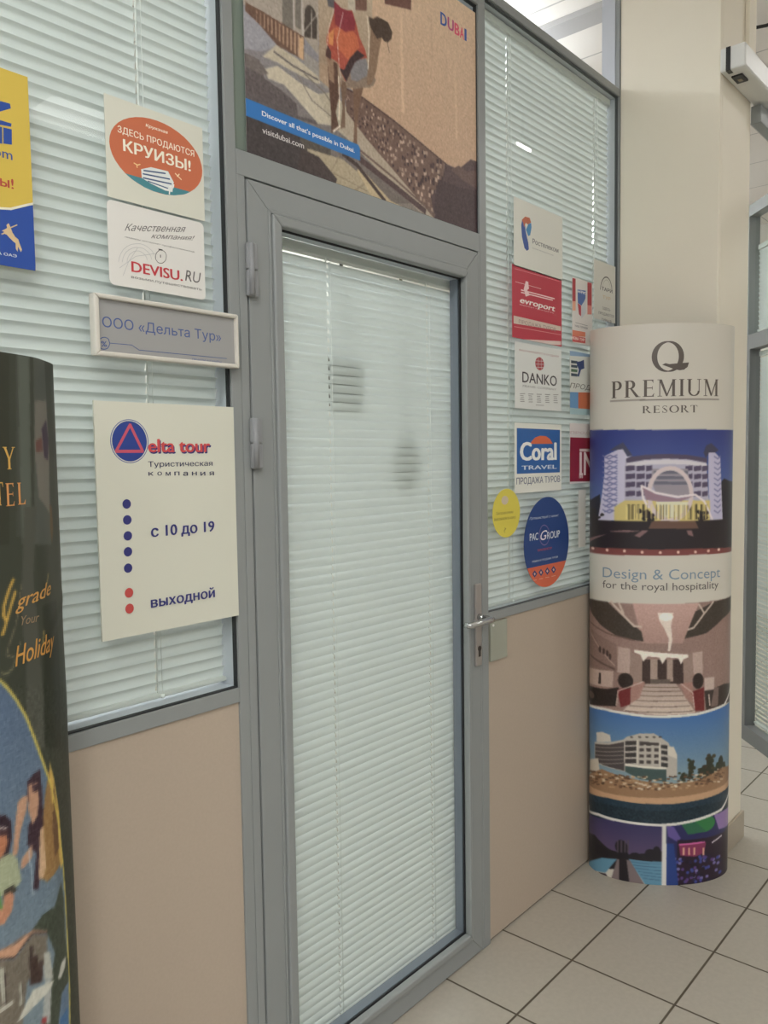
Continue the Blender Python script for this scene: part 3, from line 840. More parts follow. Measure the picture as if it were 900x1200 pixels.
 ('L',(226,206,120),2.6,[346,1433,347,1380]),
 ('L',(160,140,80),2.7,[409,1432,410,1379]),
 ('L',(160,140,80),2.6,[383,1433,383,1380]),
 ('L',(120,104,60),2.6,[375,1433,376,1380]),
 ('L',(120,104,60),2.7,[327,1434,327,1381]),
 ('L',(226,206,120),2.7,[218,1434,218,1381]),
 ('L',(120,104,60),2.6,[292,1434,293,1381]),
 ('L',(226,206,120),2.6,[323,1434,323,1381]),
 ('L',(226,206,120),2.6,[244,1434,244,1381]),
 ('L',(226,206,120),2.7,[179,1434,179,1380]),
 ('L',(226,206,120),2.6,[204,1434,204,1381]),
 ('L',(226,206,120),2.6,[325,1434,326,1381]),
 ('L',(120,104,60),2.6,[306,1434,306,1381]),
 ('L',(160,140,80),2.7,[362,1433,362,1380]),
 ('L',(226,206,120),2.6,[375,1433,376,1380]),
 ('L',(226,206,120),2.7,[389,1432,389,1380]),
 ('L',(120,104,60),2.7,[297,1434,298,1381]),
 ('L',(226,206,120),2.7,[343,1433,344,1380]),
 ('L',(226,206,120),2.6,[439,1431,439,1378]),
 ('L',(160,140,80),2.7,[343,1433,344,1380]),
 ('L',(226,206,120),2.7,[368,1433,369,1380]),
 ('L',(120,104,60),2.6,[280,1434,280,1381]),
 ('L',(160,140,80),2.6,[466,1430,467,1378]),
 ('L',(226,206,120),2.6,[352,1433,353,1380]),
 ('L',(120,104,60),2.6,[377,1433,377,1380]),
 ('L',(120,104,60),2.7,[263,1434,263,1381]),
 ('L',(160,140,80),2.6,[293,1434,294,1381]),
 ('L',(226,206,120),2.7,[262,1434,263,1381]),
 ('L',(160,140,80),2.6,[420,1432,420,1379]),
 ('L',(120,104,60),2.6,[191,1434,191,1381]),
 ('L',(214,196,190),6.6,[328,1566,328,1564]),
 ('P',(126,62,58),[0,1269,138,1272,279,1271,433,1272,646,1265,646,1248,433,1249,279,1248,0,1246]),
 ('E',(230,190,170),30,1264,10.4,5.6),
 ('E',(230,190,170),102,1263,6,5.4),
 ('E',(230,190,170),168,1263,5.2,5.4),
 ('E',(230,190,170),231,1260,5.1,5.4),
 ('E',(230,190,170),295,1259,5.1,5.3),
 ('E',(230,190,170),360,1260,5.3,5.3),
 ('E',(230,190,170),426,1259,5.8,5.3),
 ('E',(230,190,170),481,1261,6.6,5.4),
 ('E',(230,190,170),532,1263,7.8,5.4),
 ('P',(146,116,106),[0,1066,0,1060,172,1068,299,1067,435,1071,646,1078,646,681,578,668,440,657,302,647,174,656,0,646,0,664]),
 ('G',(196,156,144),(168,132,120),[198,1069,443,1068,400,972,380,922,233,921,217,992]),
 ('P',(66,56,48),[0,1066,103,1068,172,1009,230,965,238,928,152,936,80,972,18,1017,0,1044]),
 ('P',(66,56,48),[646,1078,507,1070,428,1038,400,972,387,939,475,954,558,1000,646,1030]),
 ('L',(196,176,160),8.2,[118,1069,165,1022,204,984,230,982]),
 ('L',(196,176,160),8.1,[149,1065,165,1029]),
 ('L',(196,176,160),6.8,[507,1070,466,1029,422,978,400,972]),
 ('L',(196,176,160),6.7,[443,1064,466,1029]),
 ('L',(110,84,74),5.7,[0,980,104,947,205,930]),
 ('P',(132,104,94),[0,959,139,910,146,802,0,801]),
 ('L',(180,150,136),3.6,[0,951,133,827]),
 ('L',(96,74,66),7.1,[0,851,133,814]),
 ('E',(70,52,48),72,880,6,12.6),
 ('E',(70,52,48),89,876,5.5,12.4),
 ('E',(70,52,48),104,870,5.2,12.4),
 ('E',(70,52,48),115,859,5,12.4),
 ('P',(180,154,142),[146,901,191,898,189,803,143,804]),
 ('P',(180,154,142),[417,884,460,888,463,799,424,802]),
 ('P',(150,124,112),[192,888,234,864,234,769,189,772]),
 ('P',(150,124,112),[377,865,419,884,420,775,382,770]),
 ('P',(64,46,42),[234,860,381,862,385,770,234,769]),
 ('P',(164,140,126),[262,862,288,862,289,779,262,778]),
 ('P',(164,140,126),[322,863,344,862,345,779,322,780]),
 ('P',(98,84,76),[262,787,334,788,334,771,262,770]),
 ('P',(232,220,206),[205,895,269,889,333,885,401,879,401,868,384,862,374,842,364,866,320,869,306,844,294,869,253,872,237,852,227,877,205,885]),
 ('P',(222,206,192),[287,1037,344,1037,336,987,341,933,333,893,325,893,328,940,310,980,293,1007]),
 ('E',(240,228,216),318,1021,26,16.1),
 ('G',(172,150,138),(206,186,168),[250,770,356,771,433,658,302,652,167,660]),
 ('L',(120,96,86),3.4,[241,757,364,757]),
 ('L',(120,96,86),3.5,[230,741,374,742]),
 ('L',(120,96,86),3.4,[217,723,385,725]),
 ('L',(120,96,86),3.4,[204,704,397,706]),
 ('L',(120,96,86),3.4,[188,681,411,685]),
 ('L',(120,96,86),3.4,[174,660,425,665]),
 ('P',(164,120,108),[193,769,244,776,225,714,193,690]),
 ('P',(164,120,108),[371,771,420,775,421,694,392,716]),
 ('P',(44,34,32),[0,722,104,733,150,747,140,673,0,649]),
 ('P',(184,158,144),[0,794,129,806,126,743,0,732]),
 ('P',(52,40,38),[68,788,77,790,77,748,64,745]),
 ('P',(112,32,34),[143,736,193,759,192,687,157,671]),
 ('P',(112,32,34),[416,738,468,751,471,662,432,665]),
 ('E',(46,34,30),174,774,28,30.2),
 ('E',(50,38,34),443,777,23,29.9),
 ('E',(30,24,24),28,692,28,25.8),
 ('E',(96,76,68),21,692,21,14.3),
 ('P',(60,48,44),[470,737,576,750,646,738,646,667,578,673,479,664]),
 ('P',(190,168,156),[470,785,516,786,517,738,470,737]),
 ('P',(120,98,90),[517,745,542,742,538,673,500,672]),
 ('L',(196,170,156),4.2,[140,676,147,733,237,776]),
 ('L',(196,170,156),4.1,[429,672,421,734,375,770]),
 ('L',(216,196,182),5.5,[491,721,496,680]),
 ('N',10,8,[0,1066,646,1071,646,611,0,591]),
 ('G',(52,104,168),(150,166,156),[0,650,0,642,174,653,302,648,440,652,646,668,646,336,0,307]),
 ('P',(70,58,40),[0,512,0,498,11.6,453,0.9,377,0,366]),
 ('P',(196,188,174),[55,552,82,562,116,558,121,532,56,515]),
 ('P',(178,170,158),[45,512,112,528,168,549,181,562,226,579,277,582,297,571,330,548,336,534,350,532,364,499,364,417,324,417,175,426,46,433]),
 ('P',(74,66,66),[48,505,113,519,169,540,171,429,74,435,48,441]),
 ('L',(140,132,124),2.8,[50,494,113,507,169,520]),
 ('L',(140,132,124),2.9,[50,478,113,491,169,505]),
 ('L',(140,132,124),2.8,[50,462,113,476,169,489]),
 ('L',(140,132,124),2.8,[50,447,113,460,169,474]),
 ('L',(140,132,124),2.8,[50,431,113,445,169,459]),
 ('P',(58,52,52),[174,544,214,550,214,534,174,528]),
 ('P',(70,62,60),[225,544,241,546,241,534,225,532]),
 ('P',(70,62,60),[250,546,267,548,267,535,250,534]),
 ('P',(70,62,60),[277,548,294,548,294,536,277,536]),
 ('P',(58,54,54),[303,540,327,538,327,523,303,527]),
 ('P',(58,52,52),[174,522,214,528,215,512,174,505]),
 ('P',(70,62,60),[225,522,242,524,242,512,225,510]),
 ('P',(70,62,60),[250,524,267,526,267,513,251,512]),
 ('P',(70,62,60),[278,526,294,527,294,514,278,514]),
 ('P',(58,54,54),[304,519,327,516,327,501,304,505]),
 ('P',(58,52,52),[174,498,215,505,215,488,174,482]),
 ('P',(70,62,60),[225,499,242,500,242,488,225,487]),
 ('P',(70,62,60),[251,501,267,502,267,490,251,489]),
 ('P',(70,62,60),[278,503,294,503,295,491,278,490]),
 ('P',(58,54,54),[304,495,327,493,328,478,304,482]),
 ('P',(58,52,52),[174,475,215,481,215,465,174,458]),
 ('P',(70,62,60),[225,476,242,477,242,465,225,463]),
 ('P',(70,62,60),[251,478,268,479,268,466,251,465]),
 ('P',(70,62,60),[278,479,295,480,295,468,278,467]),
 ('P',(58,54,54),[304,472,328,470,328,454,304,458]),
 ('P',(70,62,60),[225,549,296,547,296,537,225,538]),
 ('E',(80,74,68),197,562,5.8,3.4),
 ('E',(80,74,68),226,565,5.8,3.5),
 ('E',(80,74,68),252,567,5.8,3.4),
 ('E',(80,74,68),277,568,5.8,3.4),
 ('E',(80,74,68),300,569,5.8,3.4),
 ('P',(60,82,80),[175,448,324,446,324,400,227,405,175,426]),
 ('P',(216,210,196),[174,458,324,454,324,446,174,450]),
 ('P',(204,196,180),[328,533,350,532,362,499,362,486,329,500]),
 ('L',(204,196,180),4.1,[218,553,219,460]),
 ('L',(204,196,180),4.1,[298,547,299,455]),
 ('P',(196,186,168),[11.7,432,65,454,72,403,12,381]),
 ('E',(46,52,40),424,456,5.6,7.2),
 ('E',(53,57,40),431,448,5.7,7.2),
 ('E',(60,62,40),407,480,5.4,7.2),
 ('E',(67,52,40),415,444,5.5,7.2),
 ('E',(46,57,40),413,456,5.5,7.2),
 ('E',(53,62,40),410,462,5.5,7.2),
 ('E',(60,52,40),426,472,5.6,7.2),
 ('E',(67,57,40),416,436,5.5,7.2),
 ('E',(46,62,40),414,474,5.5,7.2),
 ('E',(53,52,40),423,463,5.6,7.2),
 ('E',(60,57,40),417,469,5.5,7.2),
 ('E',(67,62,40),410,450,5.4,7.2),
 ('E',(48,52,40),420,455,8.8,22),
 ('E',(46,52,40),412,438,4.9,5.3),
 ('E',(53,57,40),418,428,4.9,5.4),
 ('E',(60,62,40),424,434,5.1,5.4),
 ('E',(67,52,40),410,422,5,5.4),
 ('E',(46,57,40),422,412,5,5.4),
 ('E',(53,62,40),419,424,5,5.4),
 ('E',(60,52,40),413,414,5,5.4),
 ('E',(67,57,40),411,434,4.9,5.3),
 ('E',(46,62,40),416,419,5,5.4),
 ('E',(53,52,40),418,413,5,5.4),
 ('E',(60,57,40),404,413,4.9,5.4),
 ('E',(67,62,40),415,437,5,5.3),
 ('E',(48,52,40),413,421,7.8,16.6),
 ('E',(46,52,40),453,429,8.2,5.4),
 ('E',(53,57,40),479,413,8.8,5.4),
 ('E',(60,62,40),479,412,8.8,5.4),
 ('E',(67,52,40),474,417,8.6,5.4),
 ('E',(46,57,40),448,414,8.2,5.4),
 ('E',(53,62,40),462,422,8.4,5.4),
 ('E',(60,52,40),482,434,8.8,5.4),
 ('E',(67,57,40),453,439,8.2,5.4),
 ('E',(46,62,40),453,413,8.3,5.4),
 ('E',(53,52,40),486,430,8.9,5.4),
 ('E',(60,57,40),459,440,8.4,5.4),
 ('E',(67,62,40),467,442,8.5,5.4),
 ('E',(48,52,40),466,430,14,16.7),
 ('E',(46,52,40),484,442,9.5,7.6),
 ('E',(53,57,40),487,445,9.7,7.6),
 ('E',(60,62,40),493,450,9.8,7.6),
 ('E',(67,52,40),510,463,10.3,7.6),
 ('E',(46,57,40),510,445,10.3,7.6),
 ('E',(53,62,40),494,451,9.8,7.6),
 ('E',(60,52,40),494,487,9.9,7.6),
 ('E',(67,57,40),488,477,9.7,7.5),
 ('E',(46,62,40),510,466,10.4,7.6),
 ('E',(53,52,40),506,469,10.2,7.6),
 ('E',(60,57,40),502,451,10.1,7.6),
 ('E',(67,62,40),519,482,10.7,7.6),
 ('E',(48,52,40),499,463,16,23.3),
 ('E',(46,52,40),516,411,14,7.2),
 ('E',(53,57,40),497,441,13,7.2),
 ('E',(60,62,40),516,428,14,7.2),
 ('E',(67,52,40),521,400,14,7.2),
 ('E',(46,57,40),484,426,13,7.2),
 ('E',(53,62,40),522,422,14,7.2),
 ('E',(60,52,40),476,448,12,7.2),
 ('E',(67,57,40),489,440,13,7.2),
 ('E',(46,62,40),500,430,13,7.2),
 ('E',(53,52,40),478,404,13,7.2),
 ('E',(60,57,40),489,424,13,7.2),
 ('E',(67,62,40),515,433,14,7.2),
 ('E',(48,52,40),496,425,21,22.2),
 ('E',(46,52,40),580,438,11.8,9.2),
 ('E',(53,57,40),558,441,9.8,9.2),
 ('E',(60,62,40),538,441,8.6,9),
 ('E',(67,52,40),558,447,9.7,9.1),
 ('E',(46,57,40),544,438,8.9,9.1),
 ('E',(53,62,40),584,426,12,9.2),
 ('E',(60,52,40),552,424,9.4,9.2),
 ('E',(67,57,40),560,437,9.9,9.1),
 ('E',(46,62,40),540,446,8.6,9.1),
 ('E',(53,52,40),581,416,11.8,9.2),
 ('E',(60,57,40),557,425,9.7,9.1),
 ('E',(67,62,40),557,418,9.7,9.2),
 ('E',(48,52,40),559,448,16,28.1),
 ('E',(46,52,40),388,420,5.4,4.4),
 ('E',(53,57,40),392,402,5.3,4.4),
 ('E',(60,62,40),398,423,5.4,4.5),
 ('E',(67,52,40),388,405,5.3,4.5),
 ('E',(46,57,40),390,429,5.3,4.5),
 ('E',(53,62,40),385,401,5.3,4.5),
 ('E',(60,52,40),389,426,5.4,4.5),
 ('E',(67,57,40),380,417,5.3,4.5),
 ('E',(46,62,40),372,431,5.2,4.5),
 ('E',(53,52,40),394,413,5.3,4.5),
 ('E',(60,57,40),378,411,5.3,4.4),
 ('E',(67,62,40),385,427,5.3,4.4),
 ('E',(48,52,40),385,416,8.4,13.8),
 ('E',(46,52,40),549,407,12,5.5),
 ('E',(53,57,40),527,429,11.1,5.4),
 ('E',(60,62,40),527,426,11.1,5.4),
 ('E',(67,52,40),565,419,14,5.5),
 ('E',(46,57,40),546,415,12,5.5),
 ('E',(53,62,40),563,412,14,5.5),
 ('E',(60,52,40),522,417,10.9,5.5),
 ('E',(67,57,40),558,426,13,5.5),
 ('E',(46,62,40),538,433,11.7,5.5),
 ('E',(53,52,40),514,405,10.6,5.4),
 ('E',(60,57,40),541,416,11.9,5.5),
 ('E',(67,62,40),514,437,10.6,5.4),
 ('E',(48,52,40),538,418,19,16.8),
 ('E',(46,52,40),0,395,0,11.4),
 ('E',(53,57,40),0,440,0,11.4),
 ('E',(60,62,40),0,431,0,11.4),
 ('E',(67,52,40),0,418,0,11.4),
 ('E',(46,57,40),0,421,0,11.4),
 ('E',(53,62,40),0,400,0,11.4),
 ('E',(60,52,40),3.5,444,3.5,11.3),
 ('E',(67,57,40),0,444,0,11.3),
 ('E',(46,62,40),0,420,0,11.4),
 ('E',(53,52,40),0,390,0,11.4),
 ('E',(60,57,40),0,446,0,11.4),
 ('E',(67,62,40),0,436,0,11.4),
 ('E',(48,52,40),0,418,0,35.1),
 ('P',(150,112,76),[0,366,82,416,175,405,324,390,436,398,571,428,646,414,646,308,0,278]),
 ('P',(84,60,42),[179,406,191,407,190,402,180,401]),
 ('P',(196,172,136),[0,331,16,347,12,341,0,325]),
 ('P',(210,196,170),[201,412,212,413,211,408,202,407]),
 ('P',(180,140,96),[121,405,133,407,132,402,121,400]),
 ('P',(180,140,96),[14,385,39,394,37,388,16,380]),
 ('P',(92,62,40),[0,352,29,365,26,359,0,348]),
 ('P',(196,172,136),[337,394,349,393,348,388,338,388]),
 ('P',(92,62,40),[309,401,321,401,320,396,310,396]),
 ('P',(110,76,48),[0,329,14,345,9.9,338,0,324]),
 ('P',(210,196,170),[228,389,240,389,239,384,229,383]),
 ('P',(92,62,40),[171,370,183,372,182,367,172,365]),
 ('P',(92,62,40),[48,368,66,373,64,367,49,362]),
 ('P',(196,172,136),[204,387,216,388,215,383,205,381]),
 ('P',(180,140,96),[302,389,314,389,313,384,303,384]),
 ('P',(110,76,48),[363,404,376,402,374,398,364,398]),
 ('P',(110,76,48),[252,370,264,370,262,365,253,365]),
 ('P',(84,60,42),[167,371,179,372,177,367,168,366]),
 ('P',(110,76,48),[418,426,432,424,430,419,419,420]),
 ('P',(84,60,42),[282,375,294,374,293,370,283,369]),
 ('P',(196,172,136),[243,386,255,386,254,381,244,381]),
 ('P',(110,76,48),[60,378,76,383,74,377,61,373]),
 ('P',(196,172,136),[83,379,98,382,96,377,84,373]),
 ('P',(210,196,170),[538,430,558,424,555,420,539,424]),
 ('P',(110,76,48),[307,376,319,376,318,371,308,371]),
 ('P',(180,140,96),[188,396,199,397,198,392,188,391]),
 ('P',(196,172,136),[310,398,322,398,321,393,311,393]),
 ('P',(84,60,42),[525,409,543,404,541,400,526,403]),
 ('P',(110,76,48),[6.8,347,35,358,32,352,8.9,342]),
 ('P',(180,140,96),[346,373,358,372,357,367,346,367]),
 ('P',(84,60,42),[159,392,171,394,169,389,159,387]),
 ('P',(110,76,48),[191,365,203,366,202,361,192,360]),
 ('P',(196,172,136),[93,400,107,403,106,398,94,395]),
 ('P',(84,60,42),[123,394,135,396,134,391,123,389]),
 ('P',(180,140,96),[139,390,151,392,150,387,140,385]),
 ('P',(210,196,170),[27,369,49,376,46,370,29,364]),
 ('P',(180,140,96),[155,405,167,407,166,402,156,400]),
 ('P',(180,140,96),[469,418,484,416,482,411,470,412]),
 ('P',(180,140,96),[560,396,583,389,580,385,561,390]),
 ('P',(92,62,40),[535,426,554,421,552,416,536,420]),
 ('P',(196,172,136),[83,370,97,373,96,368,84,364]),
 ('P',(110,76,48),[262,388,273,388,272,383,262,383]),
 ('P',(210,196,170),[157,405,169,406,168,401,158,399]),
 ('P',(92,62,40),[203,386,214,386,213,382,203,380]),
 ('P',(210,196,170),[369,399,381,398,380,394,370,394]),
 ('P',(180,140,96),[350,386,362,385,361,381,351,381]),
 ('P',(84,60,42),[493,392,509,389,507,384,494,387]),
 ('P',(180,140,96),[429,410,442,408,441,403,430,404]),
 ('P',(180,140,96),[216,391,227,392,226,387,216,386]),
 ('P',(92,62,40),[1.3,382,32,393,29,387,3.9,377]),
 ('P',(210,196,170),[239,412,251,412,249,407,240,407]),
 ('P',(92,62,40),[0,376,21,394,18,388,0,371]),
 ('P',(210,196,170),[288,371,300,371,299,366,289,366]),
 ('P',(210,196,170),[0,331,0,330,0,325,0,325]),
 ('P',(110,76,48),[206,382,218,383,217,378,207,377]),
 ('P',(196,172,136),[322,398,334,398,333,393,323,393]),
 ('P',(180,140,96),[460,380,475,378,473,373,461,374]),
 ('P',(92,62,40),[259,403,271,403,270,398,260,397]),
 ('P',(110,76,48),[48,380,65,385,63,380,49,375]),
 ('P',(210,196,170),[258,383,270,383,269,378,259,377]),
 ('P',(210,196,170),[0,327,0,326,0,321,0,321]),
 ('P',(196,172,136),[199,379,211,380,209,375,200,374]),
 ('P',(84,60,42),[406,414,419,412,418,407,407,408]),
 ('P',(110,76,48),[469,396,484,393,482,389,470,390]),
 ('P',(110,76,48),[279,373,291,372,289,368,280,367]),
 ('P',(210,196,170),[414,402,427,400,426,395,415,396]),
 ('P',(92,62,40),[182,403,194,404,193,398,183,397]),
 ('P',(84,60,42),[434,388,448,386,446,381,435,382]),
 ('P',(180,140,96),[432,420,446,418,444,414,433,415]),
 ('P',(196,172,136),[196,414,207,414,206,410,196,408]),
 ('P',(92,62,40),[424,406,438,404,436,399,425,400]),
 ('P',(180,140,96),[370,376,383,375,381,370,371,371]),
 ('P',(110,76,48),[436,393,449,391,448,386,436,387]),
 ('P',(92,62,40),[533,414,552,410,550,405,534,409]),
 ('P',(110,76,48),[48,373,65,378,63,373,49,368]),
 ('P',(210,196,170),[115,376,128,378,126,373,116,370]),
 ('P',(84,60,42),[455,407,469,404,467,400,455,401]),
 ('P',(84,60,42),[190,381,202,382,200,377,190,375]),
 ('P',(84,60,42),[61,380,77,385,76,379,62,375]),
 ('P',(92,62,40),[402,404,415,402,413,397,402,398]),
 ('P',(196,172,136),[236,384,247,384,246,380,236,379]),
 ('P',(180,140,96),[431,380,445,378,443,373,432,374]),
 ('P',(196,172,136),[251,380,262,380,261,375,251,374]),
 ('P',(92,62,40),[387,419,400,418,399,413,388,413]),
 ('P',(180,140,96),[0,347,0,346,0,341,0,341]),
 ('P',(210,196,170),[434,423,448,421,446,416,435,418]),
 ('P',(110,76,48),[554,398,576,392,574,387,555,392]),
 ('P',(196,172,136),[86,376,100,379,98,374,87,370]),
 ('P',(84,60,42),[0,327,0,326,0,321,0,321]),
 ('P',(92,62,40),[48,358,66,363,64,358,49,353]),
 ('P',(92,62,40),[236,372,247,372,246,367,236,366]),
 ('P',(210,196,170),[0,368,0,367,0,362,0,362]),
 ('P',(110,76,48),[135,380,147,382,146,376,136,374]),
 ('P',(196,172,136),[292,377,304,377,303,372,293,372]),
 ('P',(180,140,96),[500,415,516,412,514,407,501,409]),
 ('P',(210,196,170),[354,383,366,382,365,377,355,377]),
 ('P',(210,196,170),[229,369,241,369,239,364,230,364]),
 ('P',(210,196,170),[69,394,84,398,83,393,70,389]),
 ('P',(92,62,40),[0,356,0,356,0,350,0,350]),
 ('P',(92,62,40),[325,383,337,382,336,377,326,377]),
 ('P',(84,60,42),[96,381,110,384,108,379,97,376]),
 ('P',(84,60,42),[62,398,77,402,76,397,63,393]),
 ('P',(196,172,136),[279,391,290,391,289,386,279,386]),
 ('P',(92,62,40),[481,430,497,427,495,423,482,425]),
 ('P',(210,196,170),[155,371,167,373,166,368,156,366]),
 ('P',(196,172,136),[245,417,256,417,255,412,246,411]),
 ('P',(210,196,170),[240,386,252,386,251,381,241,380]),
 ('P',(110,76,48),[324,413,336,412,335,407,325,407]),
 ('P',(180,140,96),[245,390,257,390,255,386,246,385]),
 ('P',(210,196,170),[273,407,285,407,284,402,274,401]),
 ('P',(110,76,48),[478,384,493,380,491,376,478,378]),
 ('P',(92,62,40),[509,387,526,383,524,378,510,381]),
 ('P',(196,172,136),[454,425,468,422,467,418,455,419]),
 ('P',(84,60,42),[214,400,226,400,225,395,215,394]),
 ('P',(84,60,42),[135,407,147,409,146,404,136,402]),
 ('P',(92,62,40),[168,407,180,408,179,403,169,402]),
 ('P',(110,76,48),[521,400,539,396,537,391,522,394]),
 ('P',(180,140,96),[78,356,92,360,90,355,78,351]),
 ('P',(180,140,96),[124,359,136,361,135,356,124,354]),
 ('P',(84,60,42),[483,425,498,422,496,417,484,419]),
 ('P',(180,140,96),[450,423,464,421,462,416,450,418]),
 ('P',(180,140,96),[567,410,592,403,589,399,568,404]),
 ('P',(84,60,42),[110,391,123,394,121,388,111,386]),
 ('P',(180,140,96),[201,398,213,398,211,394,202,392]),
 ('P',(110,76,48),[239,417,250,417,249,412,240,411]),
 ('P',(196,172,136),[278,405,290,404,289,400,279,399]),
 ('P',(92,62,40),[56,350,73,355,71,350,57,345]),
 ('P',(110,76,48),[546,428,567,422,564,418,547,422]),
 ('P',(92,62,40),[152,364,164,366,163,361,153,359]),
 ('P',(180,140,96),[151,405,163,407,162,402,152,400]),
 ('P',(110,76,48),[460,397,475,394,473,390,461,391]),
 ('P',(210,196,170),[222,389,233,389,232,384,222,383]),
 ('P',(196,172,136),[306,385,318,385,316,380,306,380]),
 ('P',(92,62,40),[156,370,168,372,167,366,157,365]),
 ('P',(196,172,136),[231,414,243,414,242,409,232,408]),
 ('P',(196,172,136),[339,382,351,382,350,377,340,377]),
 ('P',(110,76,48),[325,412,337,411,336,406,326,406]),
 ('P',(110,76,48),[468,409,483,406,482,402,469,403]),
 ('P',(110,76,48),[567,410,592,402,589,398,568,404]),
 ('P',(84,60,42),[332,422,344,421,343,416,333,416]),
 ('P',(92,62,40),[134,405,146,407,145,402,135,400]),
 ('P',(110,76,48),[147,402,159,404,157,399,147,397]),
 ('P',(92,62,40),[336,396,348,395,347,391,337,391]),
 ('P',(92,62,40),[162,386,174,388,172,383,162,381]),
 ('P',(110,76,48),[151,370,163,371,162,366,152,364]),
 ('P',(210,196,170),[0,377,0,385,0,376,0,371]),
 ('P',(180,140,96),[295,411,307,411,306,406,296,406]),
 ('P',(84,60,42),[138,387,150,389,149,384,139,382]),
 ('P',(180,140,96),[442,409,455,406,454,402,442,403]),
 ('P',(210,196,170),[293,375,305,374,304,369,294,369]),
 ('P',(92,62,40),[171,402,183,403,182,398,172,397]),
 ('P',(84,60,42),[189,371,201,372,200,367,190,365]),
 ('P',(110,76,48),[390,421,402,419,401,414,390,415]),
 ('P',(196,172,136),[556,388,578,382,576,378,557,382]),
 ('P',(110,76,48),[16,350,40,358,38,352,17,344]),
 ('P',(84,60,42),[234,415,246,415,244,410,235,409]),
 ('P',(84,60,42),[455,386,470,384,468,379,456,381]),
 ('P',(84,60,42),[546,401,567,396,564,392,547,396]),
 ('P',(92,62,40),[163,389,175,390,174,385,164,383]),
 ('P',(110,76,48),[150,412,162,413,161,408,151,406]),
 ('P',(210,196,170),[539,382,558,377,556,372,540,376]),
 ('P',(110,76,48),[179,412,191,413,190,408,180,407]),
 ('P',(110,76,48),[122,400,135,402,134,397,123,394]),
 ('P',(210,196,170),[209,391,221,392,219,387,210,386]),
 ('P',(196,172,136),[350,412,362,411,361,406,351,407]),
 ('P',(92,62,40),[38,352,57,358,55,352,39,346]),
 ('P',(196,172,136),[218,414,230,415,228,410,219,409]),
 ('P',(196,172,136),[167,380,179,381,177,376,167,374]),
 ('P',(92,62,40),[313,395,325,394,324,389,314,389]),
 ('P',(210,196,170),[351,388,364,387,362,382,352,382]),
 ('P',(180,140,96),[213,399,225,400,223,395,214,394]),
 ('P',(84,60,42),[82,366,96,369,94,364,82,360]),
 ('P',(84,60,42),[79,360,93,363,92,358,80,354]),
 ('P',(84,60,42),[488,400,503,397,501,393,488,395]),
 ('P',(210,196,170),[375,400,387,399,386,394,375,395]),
 ('P',(196,172,136),[403,399,416,398,415,393,404,394]),
 ('P',(84,60,42),[446,401,460,399,459,394,447,395]),
 ('P',(92,62,40),[365,390,377,389,376,384,366,384]),
 ('P',(84,60,42),[32,393,52,399,50,393,33,387]),
 ('P',(180,140,96),[198,410,210,411,209,406,199,404]),
 ('P',(84,60,42),[299,389,311,388,310,383,300,383]),
 ('P',(110,76,48),[285,408,297,408,296,403,286,402]),
 ('P',(84,60,42),[0,338,0,338,0,332,0,332]),
 ('P',(196,172,136),[516,386,534,382,532,378,517,381]),
 ('P',(84,60,42),[352,422,364,421,363,416,353,416]),
 ('P',(110,76,48),[256,376,268,376,266,372,257,371]),
 ('P',(92,62,40),[132,370,144,372,143,367,133,365]),
 ('P',(180,140,96),[396,377,409,376,408,371,397,372]),
 ('P',(84,60,42),[457,428,472,426,470,421,458,423]),
 ('P',(84,60,42),[160,410,172,412,171,407,161,405]),
 ('P',(92,62,40),[343,420,355,420,354,415,344,415]),
 ('P',(84,60,42),[184,380,195,381,194,376,184,374]),
 ('P',(196,172,136),[169,383,181,385,180,380,170,378]),
 ('P',(84,60,42),[260,394,272,394,271,389,261,388]),
 ('P',(180,140,96),[45,386,63,392,61,386,46,381]),
 ('P',(180,140,96),[162,386,174,387,173,382,163,380]),
 ('P',(210,196,170),[252,378,264,378,262,374,253,373]),
 ('P',(180,140,96),[112,356,125,359,124,354,113,351]),
 ('P',(210,196,170),[0,355,0,355,0,350,0,349]),
 ('P',(110,76,48),[543,410,564,404,561,400,544,404]),
 ('P',(92,62,40),[212,368,224,368,222,364,212,362]),
 ('P',(84,60,42),[20,387,44,395,41,389,22,382]),
 ('P',(92,62,40),[282,370,294,370,292,365,282,365]),
 ('P',(110,76,48),[323,390,335,389,333,385,323,385]),
 ('P',(92,62,40),[484,396,500,393,498,389,485,391]),
 ('P',(180,140,96),[268,374,280,374,279,369,269,368]),
 ('P',(180,140,96),[0,380,0,379,0,374,0,374]),
 ('P',(84,60,42),[364,405,376,404,375,399,365,399]),
 ('P',(110,76,48),[76,385,90,389,89,384,77,380]),
 ('P',(110,76,48),[62,384,78,388,76,382,63,378]),
 ('P',(196,172,136),[402,385,415,383,414,378,403,379]),
 ('P',(196,172,136),[521,424,539,419,537,415,522,418]),
 ('P',(110,76,48),[494,418,510,415,508,410,495,413]),
 ('P',(210,196,170),[6.6,366,35,376,32,370,8.8,361]),
 ('P',(110,76,48),[23,342,45,350,43,344,24,336]),
 ('P',(196,172,136),[463,418,478,415,476,411,464,412]),
 ('P',(92,62,40),[451,417,465,415,464,410,452,411]),
 ('P',(210,196,170),[140,397,152,399,151,394,140,392]),
 ('P',(180,140,96),[175,373,187,374,186,369,176,368]),
 ('P',(84,60,42),[483,390,498,387,496,383,484,385]),
 ('P',(210,196,170),[219,370,230,371,229,366,219,365]),
 ('P',(192,148,108),[0,326,83,328,195,332,325,338,436,346,586,356,646,365,646,251,0,219]),
 ('P',(30,54,70),[0,307,0,293,106,310,240,311,352,314,436,321,573,332,646,336,646,179,0,145]),
 ('P',(24,44,56),[0,271,142,287,305,286,484,302,646,293,646,179,0,145]),
 ('N',12,10,[0,293,646,322,646,179,0,145]),
